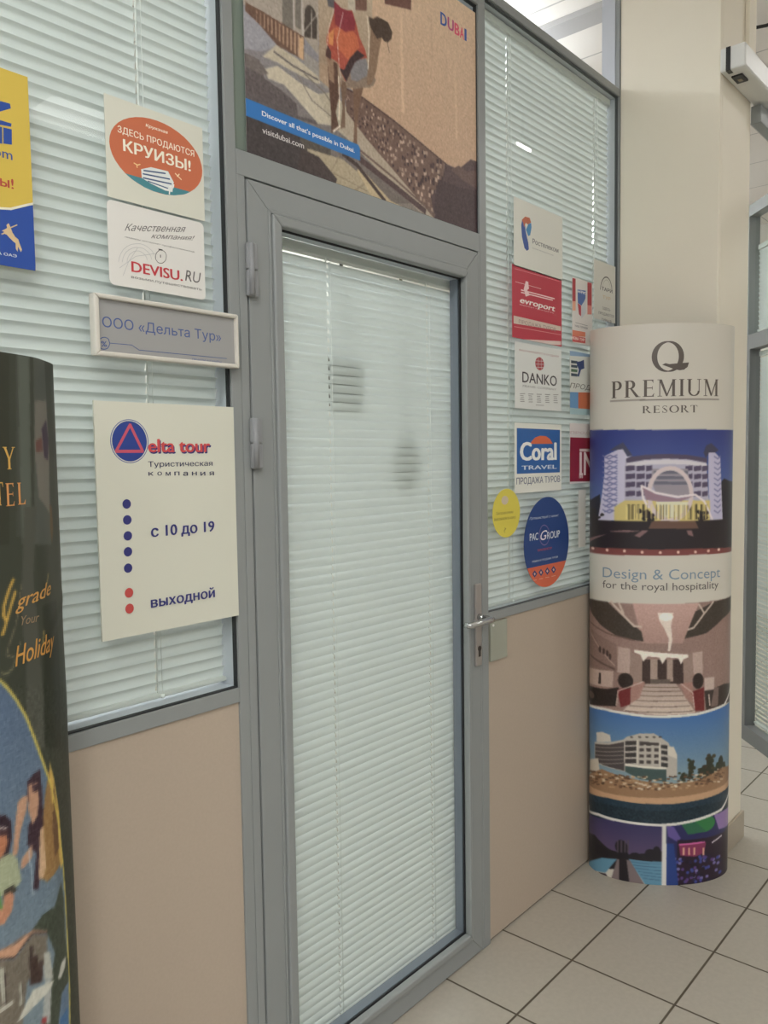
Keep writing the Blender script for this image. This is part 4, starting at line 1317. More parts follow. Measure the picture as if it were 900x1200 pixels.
 ('N',8,5,[0,585,646,605,646,179,0,145]),
 ('G',(52,48,92),(112,84,112),[0,226,0,208,176,236,312,227,313,91,0,11.7]),
 ('P',(34,30,36),[0,153,0,131,47,142,114,110,183,106,313,133,313,91,0,-3.2]),
 ('E',(30,26,34),18,79,18,37),
 ('E',(30,26,34),162,130,24,28.2),
 ('E',(30,26,34),169,96,20,28.2),
 ('E',(30,26,34),267,117,20,21),
 ('E',(30,26,34),290,122,16,27.9),
 ('E',(30,26,34),215,108,20,9.8),
 ('E',(30,26,34),80,92,34,21.5),
 ('P',(84,70,84),[146,154,151,155,151,106,146,104]),
 ('P',(84,70,84),[159,157,165,158,165,109,159,108]),
 ('P',(84,70,84),[173,160,178,161,178,112,173,111]),
 ('P',(84,70,84),[184,162,189,163,189,114,184,113]),
 ('P',(84,140,168),[0,13,84,66,146,80,100,12,22,-7.2,0,-10.6]),
 ('P',(84,140,168),[189,89,313,91,314,-21,255,-10.4]),
 ('L',(60,100,130),2.8,[196,80,310,81]),
 ('L',(60,100,130),2.8,[205,69,310,68]),
 ('L',(60,100,130),2.8,[214,58,310,56]),
 ('L',(60,100,130),2.8,[224,46,310,43]),
 ('L',(60,100,130),2.8,[233,35,310,30]),
 ('L',(60,100,130),2.8,[242,23,310,18]),
 ('P',(120,104,104),[146,80,193,86,252,-10.7,122,-9]),
 ('P',(34,28,34),[153,85,180,91,193,-12,153,-7.2]),
 ('P',(60,50,60),[0,-17,22,-10.9,100,8.5,122,-16,0,-48]),
 ('P',(40,40,92),[326,231,422,240,589,257,646,251,646,-109,328,-48]),
 ('E',(34,120,60),480,226,50,30.8),
 ('P',(34,100,70),[380,236,438,239,486,197,408,193]),
 ('P',(96,80,150),[326,227,352,227,380,181,366,168,332,189]),
 ('P',(140,110,170),[525,252,589,255,646,251,646,179,552,190]),
 ('P',(42,26,44),[366,174,592,170,646,179,646,-109,368,-49]),
 ('P',(132,40,84),[372,160,438,161,486,155,478,114,439,105,378,114]),
 ('P',(216,160,130),[388,144,395,145,395,116,388,115]),
 ('P',(216,160,130),[409,143,416,143,417,114,409,113]),
 ('P',(216,160,130),[431,140,439,141,439,112,431,111]),
 ('P',(216,160,130),[470,135,478,135,479,106,470,106]),
 ('L',(208,90,160),6.2,[374,157,478,156]),
 ('E',(230,224,230),518,147,3.8,3.6),
 ('E',(230,224,230),525,150,3.9,3.6),
 ('E',(230,224,230),533,152,4.1,3.5),
 ('E',(230,224,230),541,154,4.2,3.5),
 ('E',(230,224,230),550,156,4.4,3.6),
 ('E',(230,224,230),559,158,4.7,3.5),
 ('E',(230,224,230),568,160,5,3.6),
 ('E',(30,24,40),426,68,6.7,6.3),
 ('E',(90,60,130),368,41,6.2,6.3),
 ('E',(60,70,150),435,12,6.8,6.3),
 ('E',(60,70,150),399,11.8,6.4,6.3),
 ('E',(36,30,60),487,81,7.6,6.3),
 ('E',(30,24,40),551,39,10.1,6.4),
 ('E',(120,110,170),378,100,6.3,6.3),
 ('E',(60,70,150),527,-15,8.9,6.4),
 ('E',(60,70,150),499,56,8,6.4),
 ('E',(30,24,40),540,65,9.4,6.4),
 ('E',(60,70,150),487,54,7.7,6.4),
 ('E',(36,30,60),500,-0.2,7.9,6.3),
 ('E',(30,24,40),387,26,6.3,6.3),
 ('E',(36,30,60),482,99,7.5,6.4),
 ('E',(36,30,60),341,73,6.1,6.2),
 ('E',(60,70,150),358,87,6.2,6.2),
 ('E',(120,110,170),554,82,10.3,6.4),
 ('E',(90,60,130),370,22,6.2,6.3),
 ('E',(120,110,170),331,104,6.1,6.3),
 ('E',(120,110,170),540,34,9.4,6.4),
 ('E',(36,30,60),434,9.8,6.8,6.3),
 ('E',(60,70,150),344,92,6.1,6.3),
 ('E',(120,110,170),480,85,7.5,6.4),
 ('E',(90,60,130),485,95,7.6,6.3),
 ('E',(30,24,40),447,41,6.9,6.3),
 ('E',(120,110,170),492,20,7.8,6.4),
 ('E',(36,30,60),566,66,11.2,6.4),
 ('E',(120,110,170),550,59,10,6.4),
 ('E',(120,110,170),435,29,6.8,6.3),
 ('E',(60,70,150),455,22,7,6.3),
 ('E',(120,110,170),524,79,8.7,6.4),
 ('E',(30,24,40),404,88,6.4,6.3),
 ('E',(60,70,150),563,19,10.9,6.4),
 ('E',(60,70,150),408,46,6.5,6.3),
 ('E',(36,30,60),419,86,6.7,6.3),
 ('E',(90,60,130),385,26,6.3,6.3),
 ('E',(60,70,150),463,92,7.2,6.4),
 ('E',(36,30,60),335,31,6.1,6.3),
 ('E',(30,24,40),434,32,6.8,6.3),
 ('E',(30,24,40),448,98,7,6.3),
 ('E',(120,110,170),350,33,6.2,6.3),
 ('E',(90,60,130),407,19,6.5,6.3),
 ('E',(90,60,130),358,82,6.1,6.3),
 ('E',(30,24,40),336,14,6,6.3),
 ('E',(60,70,150),383,94,6.3,6.3),
 ('E',(60,70,150),458,102,7.1,6.3),
 ('E',(90,60,130),423,25,6.7,6.3),
 ('E',(90,60,130),460,1.4,7.2,6.3),
 ('E',(90,60,130),388,60,6.4,6.3),
 ('E',(120,110,170),357,103,6.2,6.2),
 ('E',(36,30,60),390,98,6.4,6.3),
 ('E',(36,30,60),424,34,6.7,6.3),
 ('E',(90,60,130),454,20,7.1,6.3),
 ('E',(36,30,60),499,3.1,7.9,6.4),
 ('E',(90,60,130),402,13,6.5,6.3),
 ('E',(60,70,150),440,88,6.8,6.3),
 ('E',(60,70,150),363,29,6.2,6.3),
 ('E',(120,110,170),371,62,6.2,6.2),
 ('E',(30,24,40),447,64,7,6.3),
 ('E',(90,60,130),445,43,6.9,6.3),
 ('E',(60,70,150),442,6.6,6.9,6.3),
 ('E',(36,30,60),452,43,7.1,6.3),
 ('E',(120,110,170),444,50,6.9,6.3),
 ('E',(120,110,170),467,18,7.2,6.4),
 ('E',(30,24,40),443,74,6.9,6.4),
 ('E',(36,30,60),485,88,7.6,6.4),
 ('E',(60,70,150),424,56,6.7,6.3),
 ('E',(30,24,40),475,98,7.4,6.3),
 ('E',(120,110,170),528,65,8.9,6.4),
 ('E',(60,70,150),463,10.4,7.2,6.4),
 ('E',(60,70,150),462,94,7.2,6.4),
 ('E',(60,70,150),475,58,7.4,6.3),
 ('E',(30,24,40),346,109,6.1,6.3),
 ('E',(120,110,170),346,109,6.1,6.3),
 ('E',(60,70,150),427,51,6.8,6.4),
 ('E',(60,70,150),481,92,7.6,6.3),
 ('E',(36,30,60),501,95,8,6.4),
 ('E',(36,30,60),455,1.1,7.1,6.3),
 ('E',(90,60,130),515,82,8.4,6.3),
 ('E',(30,24,40),474,54,7.4,6.3),
 ('E',(60,70,150),368,89,6.2,6.3),
 ('E',(60,70,150),340,105,6.1,6.3),
 ('E',(36,30,60),406,32,6.5,6.3),
 ('E',(60,70,150),462,82,7.2,6.4),
 ('E',(120,110,170),377,84,6.2,6.3),
 ('E',(90,60,130),476,99,7.4,6.3),
 ('E',(60,70,150),547,82,9.9,6.4),
 ('E',(90,60,130),438,62,6.9,6.3),
 ('E',(30,24,40),428,74,6.8,6.3),
 ('E',(30,24,40),466,30,7.2,6.3),
 ('P',(30,60,130),[326,161,353,161,372,-0.2,327,-6.4]),
 ('L',(214,210,202),10.1,[0,662,0,644,90,653,174,650,238,647,302,646,376,649,440,652,514,661,578,668,646,718]),
 ('L',(214,210,202),11,[0,241,0,218,66,231,142,232,221,232,306,232,366,237,422,244,485,253,568,264,646,308]),
 ('P',(210,206,200),[309,237,325,238,324,-49,309,-49]),
 ('S',(92,82,74),'PREMIUM',116,1828,520,1828,61,0,0),
 ('L',(92,82,74),3.4,[113,1818,306,1816,522,1816]),
 ('S',(92,82,74),'RESORT',227,1769,427,1769,26,0,0),
 ('S',(92,82,74),'Q',261,1915,395,1915,111,0,0),
 ('T',(120,142,158),'Design & Concept',84,1160,539,1160,40,-0.9,0),
 ('T',(96,90,86),'for the royal hospitality',84,1120,530,1120,29,-0.6,0)]},
'hotel': {'A':(0.07,-0.05),'B':(0.697,-0.05),'b':0.19,'w':803,'h':1785,'base':(58,62,50),'raster':2,'ops':[
 ('P',(66,70,60),[601,1796,622,1794,616,1637,610,1502,586,1504]),
 ('P',(52,54,42),[470,1810,589,1827,570,1493,455,1505]),
 ('P',(84,90,80),[604,1794,630,1790,623,1637,617,1488,596,1491]),  # lighter vertical strips: sheen on the fabric folds painted into the ink
 ('P',(78,82,74),[641,1796,684,1786,688,1638,678,1482,623,1488]),
 ('P',(112,108,98),[639,1717,684,1720,687,1638,676,1534,639,1562,633,1637]),
 ('P',(58,42,62),[658,1673,680,1689,687,1653,680,1622,663,1627]),
 ('P',(104,66,56),[637,1652,656,1660,659,1637,637,1635]),
 ('S',(206,160,62),'Y',564,1608,589,1608,34,0,0),
 ('S',(206,160,62),'T',547,1554,562,1554,35,0,0),
 ('S',(206,140,70),'E',566,1552,585,1552,35,0,0),
 ('S',(206,140,70),'L',590,1553,608,1553,34,0,0),
 ('P',(96,72,36),[680,1550,689,1544,692,1507,682,1482,676,1508]),
 ('P',(74,76,66),[604,1550,632,1548,617,1436,626,1296,635,1152,590,1168,594,1282,589,1396]),  # same painted sheen along a fold, lower down
 ('P',(44,48,36),[636,1387,692,1387,693,1279,683,1135,627,1155]),
 ('L',(206,160,40),4.9,[575,1439,564,1422,555,1402,553,1387,559,1377]),
 ('L',(206,160,40),4.9,[578,1420,568,1399,556,1371,550,1358]),
 ('T',(200,146,64),'grade',576,1391,665,1402,24,0.5,0.35),
 ('T',(150,122,90),'Your',587,1365,625,1364,15,-0.4,0.35),
 ('L',(170,150,110),1.2,[591,1429,578,1371,559,1335,556,1325,570,1319]),
 ('T',(196,140,50),'Holiday',571,1303,667,1310,33,0.4,0.3),
 ('L',(190,160,70),2,[637,1347,630,1323]),
 ('L',(190,160,70),2.1,[660,1437,651,1417]),
 ('L',(160,150,100),1.3,[544,1301,552,1296,566,1302,578,1322,585,1338]),
 ('G',(78,100,130),(118,136,142),[416,1325,495,1307,541,1290,556,1273,571,1252,590,1219,601,1190,618,1143,641,1082,656,1025,668,958,670,943,674,881,676,804,677,727,671,642,393,827]),
 ('P',(150,112,56),[635,1119,657,1038,664,946,640,939,620,935,606,947,610,1011,622,1077]),
 ('P',(206,170,60),[636,1133,649,1095,662,1035,670,943,661,933,652,981,642,1020,638,1075]),
 ('P',(110,76,44),[647,1090,655,1039,657,974,642,967,638,1022]),
 ('P',(58,38,48),[586,1115,600,1123,614,1125,615,1104,617,1055,612,986,599,932,589,939,599,993,581,1015,585,1046,593,1052,584,1093]),
 ('P',(182,136,104),[588,1109,606,1107,609,1078,604,1052,593,1043,586,1069]),
 ('P',(60,40,50),[595,1107,609,1103,609,1092,597,1094]),
 ('P',(196,160,120),[608,1026,615,1032,618,960,610,945,601,949]),
 ('P',(186,140,108),[565,1091,576,1096,586,1092,582,1071,568,1044,560,1009,550,1012,558,1058]),
 ('P',(186,140,108),[568,998,590,1011,591,992,573,982,565,984]),
 ('P',(50,34,44),[516,1089,540,1081,550,1068,550,1039,542,1016,529,1013,512,1020]),
 ('P',(176,110,72),[514,1059,539,1053,543,1038,535,1023,527,1018,512,1020]),
 ('P',(70,44,48),[515,1068,544,1057,544,1048,514,1057]),
 ('P',(200,190,180),[515,1072,543,1061,543,1058,515,1069]),
 ('P',(156,164,130),[512,1007,532,1020,547,1018,560,1002,566,963,549,958,529,959,510,969]),
 ('P',(60,56,46),[532,966,550,966,556,954,538,952,528,955]),
 ('P',(186,126,92),[508,943,528,942,531,958,544,958,550,948,545,928,529,914,507,921]),
 ('P',(86,140,60),[510,979,524,966,528,939,518,942,509,951]),
 ('L',(176,190,200),1.6,[585,1004,586,964,589,928]),
 ('P',(64,72,58),[584,874,606,887,636,885,659,914,667,880,668,809,675,754,665,647,594,698,631,807,614,851]),
 ('P',(140,108,88),[505,880,550,875,585,874,615,855,614,851,584,868,546,850,505,871]),
 ('P',(196,146,112),[505,880,550,870,582,873,546,853,505,872]),
 ('L',(50,38,40),1.7,[505,871,545,851,585,867,614,851]),
 ('P',(112,104,90),[505,869,546,848,585,865,614,848,611,805,569,798,553,727,499,763]),
 ('P',(64,50,46),[576,850,584,848,581,810,574,814]),
 ('P',(64,50,46),[584,831,592,829,590,797,583,802]),
 ('P',(64,50,46),[595,815,603,813,600,778,593,783]),
 ('P',(64,50,46),[522,838,528,837,526,789,520,792]),
 ('P',(64,50,46),[552,802,558,800,557,764,550,768]),
 ('P',(64,46,40),[578,830,589,828,600,788,596,779,574,788]),
 ('P',(168,170,160),[605,823,618,818,624,768,603,779]),
 ('P',(160,164,160),[606,777,620,768,612,698,595,710]),
 ('P',(190,190,176),[626,764,615,754,566,746,543,745,580,777]),
 ('P',(190,190,180),[668,778,650,780,636,760,644,754,662,763]),
 ('P',(166,166,150),[513,851,525,848,525,792,520,792]),
 ('P',(166,166,150),[552,807,557,801,557,766,551,768]),
 ('P',(176,174,160),[501,791,540,786,540,780,500,782]),
 ('P',(96,122,150),[646,728,672,730,667,645,629,673]),
 ('P',(60,110,160),[639,688,666,689,665,647,633,670]),
 ('P',(150,50,50),[596,719,606,714,603,704,593,711]),
 ('N',14,9,[416,1317,742,1226,744,572,392,817]),
 ('L',(214,190,56),4.1,[541,1290,556,1273,571,1252,590,1219,601,1190,618,1143,641,1082,656,1025,668,958,670,943,674,881,676,804,677,727,671,642])]},
}


# ------------------------------------------------------------------ helpers
def lin(c):
    out = []
    for v in c:
        v = v/255.0
        out.append(v/12.92 if v <= .04045 else ((v+.055)/1.055)**2.4)
    return out

def mat(name, rgb, rough=.5, metal=0, spec=.5, noise=0, nscale=20, bump=0, bscale=60, trans=0, emit=0):
    m = bpy.data.materials.new(name); m.use_nodes = True
    nt = m.node_tree; b = nt.nodes['Principled BSDF']
    col = lin(rgb)+[1]
    b.inputs['Base Color'].default_value = col
    b.inputs['Roughness'].default_value = rough
    b.inputs['Metallic'].default_value = metal
    b.inputs['Specular IOR Level'].default_value = spec
    if noise:
        tc = nt.nodes.new('ShaderNodeTexCoord'); n = nt.nodes.new('ShaderNodeTexNoise')
        n.inputs['Scale'].default_value = nscale; n.inputs['Detail'].default_value = 5
        mx = nt.nodes.new('ShaderNodeMix'); mx.data_type = 'RGBA'
        mx.inputs[6].default_value = [c*(1-noise) for c in col[:3]]+[1]
        mx.inputs[7].default_value = [min(1, c*(1+noise)) for c in col[:3]]+[1]
        nt.links.new(tc.outputs['Object'], n.inputs['Vector'])
        nt.links.new(n.outputs['Fac'], mx.inputs[0]); nt.links.new(mx.outputs[2], b.inputs['Base Color'])
    if bump:
        tc = nt.nodes.new('ShaderNodeTexCoord'); n = nt.nodes.new('ShaderNodeTexNoise')
        n.inputs['Scale'].default_value = bscale; n.inputs['Detail'].default_value = 4
        bp = nt.nodes.new('ShaderNodeBump'); bp.inputs['Strength'].default_value = bump; bp.inputs['Distance'].default_value = .002
        nt.links.new(tc.outputs['Object'], n.inputs['Vector']); nt.links.new(n.outputs['Fac'], bp.inputs['Height'])
        nt.links.new(bp.outputs['Normal'], b.inputs['Normal'])
    if trans:
        tr = nt.nodes.new('ShaderNodeBsdfTranslucent'); tr.inputs[0].default_value = col
        ms = nt.nodes.new('ShaderNodeMixShader'); ms.inputs[0].default_value = trans
        nt.links.new(b.outputs[0], ms.inputs[1]); nt.links.new(tr.outputs[0], ms.inputs[2])
        nt.links.new(ms.outputs[0], nt.nodes['Material Output'].inputs['Surface'])
    if emit:
        b.inputs['Emission Color'].default_value = col; b.inputs['Emission Strength'].default_value = emit
    return m

def glass_mat(name, tint, refl=1.0):
    m = bpy.data.materials.new(name); m.use_nodes = True
    nt = m.node_tree; nt.nodes.clear()
    o = nt.nodes.new('ShaderNodeOutputMaterial'); t = nt.nodes.new('ShaderNodeBsdfTransparent')
    g = nt.nodes.new('ShaderNodeBsdfGlossy'); g.inputs['Roughness'].default_value = .02
    t.inputs[0].default_value = tint
    f = nt.nodes.new('ShaderNodeFresnel'); f.inputs[0].default_value = 1.45
    ml = nt.nodes.new('ShaderNodeMath'); ml.operation = 'MULTIPLY'; ml.inputs[1].default_value = refl
    ms = nt.nodes.new('ShaderNodeMixShader')
    ge = nt.nodes.new('ShaderNodeNewGeometry'); fr = nt.nodes.new('ShaderNodeMath'); fr.operation = 'SUBTRACT'; fr.inputs[0].default_value = 1
    m2 = nt.nodes.new('ShaderNodeMath'); m2.operation = 'MULTIPLY'
    nt.links.new(ge.outputs['Backfacing'], fr.inputs[1]); nt.links.new(fr.outputs[0], m2.inputs[1])
    nt.links.new(f.outputs[0], ml.inputs[0]); nt.links.new(ml.outputs[0], m2.inputs[0]); nt.links.new(m2.outputs[0], ms.inputs[0])
    nt.links.new(t.outputs[0], ms.inputs[1]); nt.links.new(g.outputs[0], ms.inputs[2]); nt.links.new(ms.outputs[0], o.inputs[0])
    return m

def print_mat(name, rough, spec=.4, coat=0):
    m = bpy.data.materials.new(name); m.use_nodes = True
    nt = m.node_tree; b = nt.nodes['Principled BSDF']
    a = nt.nodes.new('ShaderNodeVertexColor'); a.layer_name = 'Ink'
    nt.links.new(a.outputs['Color'], b.inputs['Base Color'])
    b.inputs['Roughness'].default_value = rough; b.inputs['Specular IOR Level'].default_value = spec
    b.inputs['Coat Weight'].default_value = coat; b.inputs['Coat Roughness'].default_value = .25
    return m

class MB:
    """collects shapes, builds ONE mesh object"""
    def __init__(s): s.v = []; s.f = []; s.sm = []
    def box(s, x0, x1, y0, y1, z0, z1, M=None):
        n = len(s.v)
        for x, y, z in ((x0,y0,z0),(x1,y0,z0),(x1,y1,z0),(x0,y1,z0),(x0,y0,z1),(x1,y0,z1),(x1,y1,z1),(x0,y1,z1)):
            p = Vector((x,y,z)); s.v.append(tuple(M @ p if M else p))
        for f in ((3,2,1,0),(4,5,6,7),(0,1,5,4),(1,2,6,5),(2,3,7,6),(3,0,4,7)):
            s.f.append([n+i for i in f]); s.sm.append(False)
        return s
    def prism(s, prof, fn, a, b, smooth=False, cap=True):
        """prof: list of 2D points, fn(p, t) -> 3D; extruded from a to b"""
        n = len(s.v); k = len(prof)
        for t in (a, b):
            for p in prof: s.v.append(tuple(fn(p, t)))
        for i in range(k):
            j = (i+1) % k; s.f.append([n+i, n+j, n+k+j, n+k+i]); s.sm.append(smooth)
        if cap:
            s.f.append([n+i for i in range(k)][::-1]); s.f.append([n+k+i for i in range(k)]); s.sm += [False, False]
        return s
    def tube(s, pts, rad, seg=8, cap=True):
        pts = [Vector(p) for p in pts]; k = len(pts); n = len(s.v)
        rads = rad if isinstance(rad, (list, tuple)) else [rad]*k
        up = None
        for i, p in enumerate(pts):
            d = (pts[min(i+1, k-1)]-pts[max(i-1, 0)]).normalized()
            if up is None:
                up = Vector((0,0,1)) if abs(d.z) < .9 else Vector((1,0,0))
            a = d.cross(up).normalized(); up = a.cross(d).normalized()
            for j in range(seg):
                t = 2*PI*j/seg; s.v.append(tuple(p+(a*math.cos(t)+up*math.sin(t))*rads[i]))
        for i in range(k-1):
            for j in range(seg):
                q = (j+1) % seg
                s.f.append([n+i*seg+j, n+i*seg+q, n+(i+1)*seg+q, n+(i+1)*seg+j]); s.sm.append(True)
        if cap:
            s.f.append([n+j for j in range(seg)][::-1]); s.f.append([n+(k-1)*seg+j for j in range(seg)]); s.sm += [False, False]
        return s
    def build(s, name, m, parent=None, bevel=0, kind=None, seg=2):
        cs = [Vector(v) for v in s.v]
        x = [c.x for c in cs]; y = [c.y for c in cs]; z = [c.z for c in cs]
        if parent is not None: org = Vector(parent.location)
        else: org = Vector(((min(x)+max(x))/2, (min(y)+max(y))/2, min(z)))
        me = bpy.data.meshes.new(name); me.from_pydata([tuple(c-org) for c in cs], [], s.f); me.update()
        me.polygons.foreach_set('use_smooth', s.sm)
        bm = bmesh.new(); bm.from_mesh(me); bmesh.ops.recalc_face_normals(bm, faces=bm.faces); bm.to_mesh(me); bm.free()
        ms = m if isinstance(m, list) else [m]
        for q in ms: me.materials.append(q)
        o = bpy.data.objects.new(name, me); C.objects.link(o)
        if parent is not None: o.parent = parent
        else: o.location = org
        if bevel:
            b = o.modifiers.new('bevel', 'BEVEL'); b.width = bevel; b.segments = seg; b.limit_method = 'ANGLE'; b.angle_limit = math.radians(40)
        if kind: o['kind'] = kind
        return o

def empty(name, loc, kind=None):
    o = bpy.data.objects.new(name, None); C.objects.link(o); o.location = loc; o.empty_display_size = .05
    if kind: o['kind'] = kind
    return o
def tag(o, label, cat, group=None):
    o['label'] = label; o['category'] = cat
    if group: o['group'] = group
    return o

# ------------------------------------------------------------------ lettering
_gl = {}
from mathutils.geometry import tessellate_polygon
def split_loop(P, A):
    """cuts a self-crossing outline at its crossings; returns (points, area, role): 0 plain, 1 solid piece, -1 counter"""
    sg = 1 if A > 0 else -1; todo = [P]; out = []
    while todo:
        Q = todo.pop(); n = len(Q); hit = None
        for i in range(n):
            a, b = Q[i], Q[(i+1) % n]
            for j in range(i+2, n):
                if i == 0 and j == n-1: continue
                c, d = Q[j], Q[(j+1) % n]
                den = (b[0]-a[0])*(d[1]-c[1])-(b[1]-a[1])*(d[0]-c[0])
                if abs(den) < 1e-9: continue
                t = ((c[0]-a[0])*(d[1]-c[1])-(c[1]-a[1])*(d[0]-c[0]))/den; u = ((c[0]-a[0])*(b[1]-a[1])-(c[1]-a[1])*(b[0]-a[0]))/den
                if 1e-6 < t < 1-1e-6 and 1e-6 < u < 1-1e-6:
                    hit = (i, j, (a[0]+(b[0]-a[0])*t, a[1]+(b[1]-a[1])*t)); break
            if hit: break
        if hit is None or len(out)+len(todo) > 12: out.append(Q)
        else:
            i, j, X = hit; todo += [[X]+Q[i+1:j+1], Q[:i+1]+[X]+Q[j+1:]]
    if len(out) == 1: return [(P, A, 0)]
    res = []
    for Q in out:
        B = sum(Q[k-1][0]*Q[k][1]-Q[k][0]*Q[k-1][1] for k in range(len(Q)))/2
        if abs(B) > 1e-5: res.append((Q, B, 1 if B*sg > 0 else -1))
    return res
def text_mesh(t, bold, shear):
    """(x, y, sub-layer) vertices and triangles; every contour is filled on its own so that crossing strokes stay clean"""
    cu = bpy.data.curves.new('t', 'FONT'); cu.body = t; cu.size = 1; cu.resolution_u = 3; cu.shear = max(-1, min(1, shear)); cu.fill_mode = 'NONE'
    ob = bpy.data.objects.new('t', cu); me = bpy.data.meshes.new_from_object(ob)
    co = [(p.co.x, p.co.y) for p in me.vertices]; nb = {}
    for e in me.edges:
        i, j = e.vertices; nb.setdefault(i, []).append(j); nb.setdefault(j, []).append(i)
    bpy.data.objects.remove(ob); bpy.data.curves.remove(cu); bpy.data.meshes.remove(me)
    loops = []; seen = set()
    for st in sorted(nb):
        if st in seen: continue
        lp = [st]; seen.add(st); cur = st
        while True:
            nx = [q for q in nb[cur] if q not in seen]
            if not nx: break
            cur = nx[0]; seen.add(cur); lp.append(cur)
        P = [co[i] for i in lp]
        if len(P) < 3: continue
        A = sum(P[i-1][0]*P[i][1]-P[i][0]*P[i-1][1] for i in range(len(P)))/2
        loops += split_loop(P, A)
    def inside(p, P):
        c = False
        for i in range(len(P)):
            a, b = P[i-1], P[i]
            if (a[1] > p[1]) != (b[1] > p[1]) and p[0] < (b[0]-a[0])*(p[1]-a[1])/(b[1]-a[1])+a[0]: c = not c
        return c
    if not loops: return [], []
    # the mesh keeps the order of the points: holes run against the outlines; edge loops may be reversed, so nesting decides
    depth = []
    for i, (P, A, r_) in enumerate(loops):
        hold = [j for j, (Q, B, r2_) in enumerate(loops) if j != i and abs(B) > abs(A) and all(inside(p, Q) for p in P[::max(1, len(P)//6)])]
        depth.append(hold)
    v0 = []; f0 = []; k = 0
    hole = [(len(depth[i]) % 2 == 1 and loops[i][2] != 1) or loops[i][2] == -1 for i in range(len(loops))]
    for i, (P, A, r_) in enumerate(loops):
        if hole[i]: continue
        holes = [loops[j][0] for j in range(len(loops)) if i in depth[j] and hole[j]]
        polys = [[Vector((x, y, 0)) for x, y in q] for q in [P]+holes]
        flat = [p for q in polys for p in q]; n = len(v0)
        v0 += [(p.x, p.y, k % 3) for p in flat]; k += 1
        f0 += [[n+q for q in tri] for tri in tessellate_polygon(polys)]
    v = list(v0); f = list(f0)
    if bold > 0:                       # heavier weight: the same outline struck again a little to the side
        w = bold*.038; m = max(1, int(bold*2+.5))
        for i in range(1, m+1):
            n = len(v); dx = w*i/m; dy = w*.35*(i % 2)
            v += [(a+dx, b+dy, c+3*i) for a, b, c in v0]; f += [[n+q for q in p] for p in f0]
    return v, f
def cap_height(bold):
    if bold not in _gl:
        v, f = text_mesh('П', bold, 0); _gl[bold] = (min(p[1] for p in v), max(p[1] for p in v))
    return _gl[bold]
def arc(cx, cy, rx, ry, w0, w1, a0, a1, n=20):
    """stroke along an arc whose width runs from thin (w0, at top/bottom) to thick (w1, at the sides)"""
    o = []; i = []
    for k in range(n+1):
        t = math.radians(a0+(a1-a0)*k/n); w = (w0+(w1-w0)*abs(math.cos(t)))/2
        o.append((cx+(rx+w)*math.cos(t), cy+(ry+w)*math.sin(t))); i.append((cx+(rx-w)*math.cos(t), cy+(ry-w)*math.sin(t)))
    return o+i[::-1]
def bx(x0, y0, x1, y1): return [(x0,y0),(x1,y0),(x1,y1),(x0,y1)]
def serif_glyph(c):
    """roman capitals, height 1; returns (polygons, advance)"""
    T = .15; t = .05; s = .035
    def foot(x, w=.28): return bx(x-w/2, 0, x+w/2, s)
    def head(x, w=.28): return bx(x-w/2, 1-s, x+w/2, 1)
    def stem(x, w=T): return [bx(x-w/2, 0, x+w/2, 1), foot(x), head(x)]
    if c == 'P': return stem(.16)+[arc(.32, .735, .20, .235, t, T, -90, 90), bx(.16,.97-.02,.33,1), bx(.2,.475,.33,.525)], .62
    if c == 'R': return stem(.16)+[arc(.32, .75, .19, .22, t, T, -90, 90), bx(.16,.97-.02,.33,1), bx(.2,.505,.34,.55), [(.30,.53),(.42,.53),(.80,.0),(.62,0)], bx(.62,0,.86,s)], .86
    if c == 'E': return stem(.16)+[bx(.2,0,.6,.05), bx(.2,.95,.58,1), bx(.2,.49,.52,.54), [(.56,0),(.62,.2),(.60,.2),(.5,.05),(.5,0)], [(.54,1),(.58,.82),(.56,.82),(.48,.95),(.48,1)], bx(.50,.42,.53,.61)], .66
    if c == 'L': return stem(.16)+[bx(.2,0,.6,.05), [(.56,0),(.62,.22),(.60,.22),(.48,.05),(.48,0)]], .66
    if c == 'T': return [bx(.27,0,.42,1), foot(.345), bx(.02,.95,.67,1), [(.02,1),(.0,.78),(.02,.78),(.10,.95)], [(.67,1),(.69,.78),(.67,.78),(.59,.95)]], .70
    if c == 'I': return stem(.16), .33
    if c == 'O': return [arc(.47, .5, .37, .48, t, T, 0, 360, 40)], .94
    if c == 'M': return [bx(.12,0,.17,1), foot(.145,.24), [(.10,1),(.25,1),(.56,.08),(.48,.0)], [(.84,1),(.92,1),(.54,.0),(.48,.02)], bx(.80,0,.95,1), foot(.875), bx(.02,1-s,.2,1), bx(.85,1-s,1.02,1)], 1.06
    if c == 'U': return [bx(.09,.30,.24,1), head(.165), bx(.70,.30,.75,1), head(.725,.24), arc(.43, .31, .275, .28, t, .12, 180, 360)], .88
    if c == 'S': return [arc(.30, .74, .18, .235, .06, .06, 20, 200), arc(.30, .27, .20, .25, .06, .06, -160, 20), [(.14,.62),(.24,.70),(.50,.36),(.44,.24)], bx(.44,.76,.48,.98), bx(.08,.02,.12,.26)], .58
    if c == 'Y': return [bx(.33,0,.48,.48), foot(.405), [(.06,1),(.22,1),(.48,.45),(.36,.42)], [(.70,1),(.76,1),(.46,.40),(.40,.46)], bx(.0,1-s,.28,1), bx(.62,1-s,.84,1)], .84
    if c == 'Q':
        tail = [(.27,.24),(.36,.29),(.50,.24),(.66,.13),(.80,.12),(.94,.18),(1.02,.30),(.98,.16),(.88,.07),(.76,.05),(.62,.08),(.48,.17),(.36,.23)]
        return [arc(.43, .5, .37, .475, .035, .15, 0, 360, 48), tail], 1.04
    return [], .4
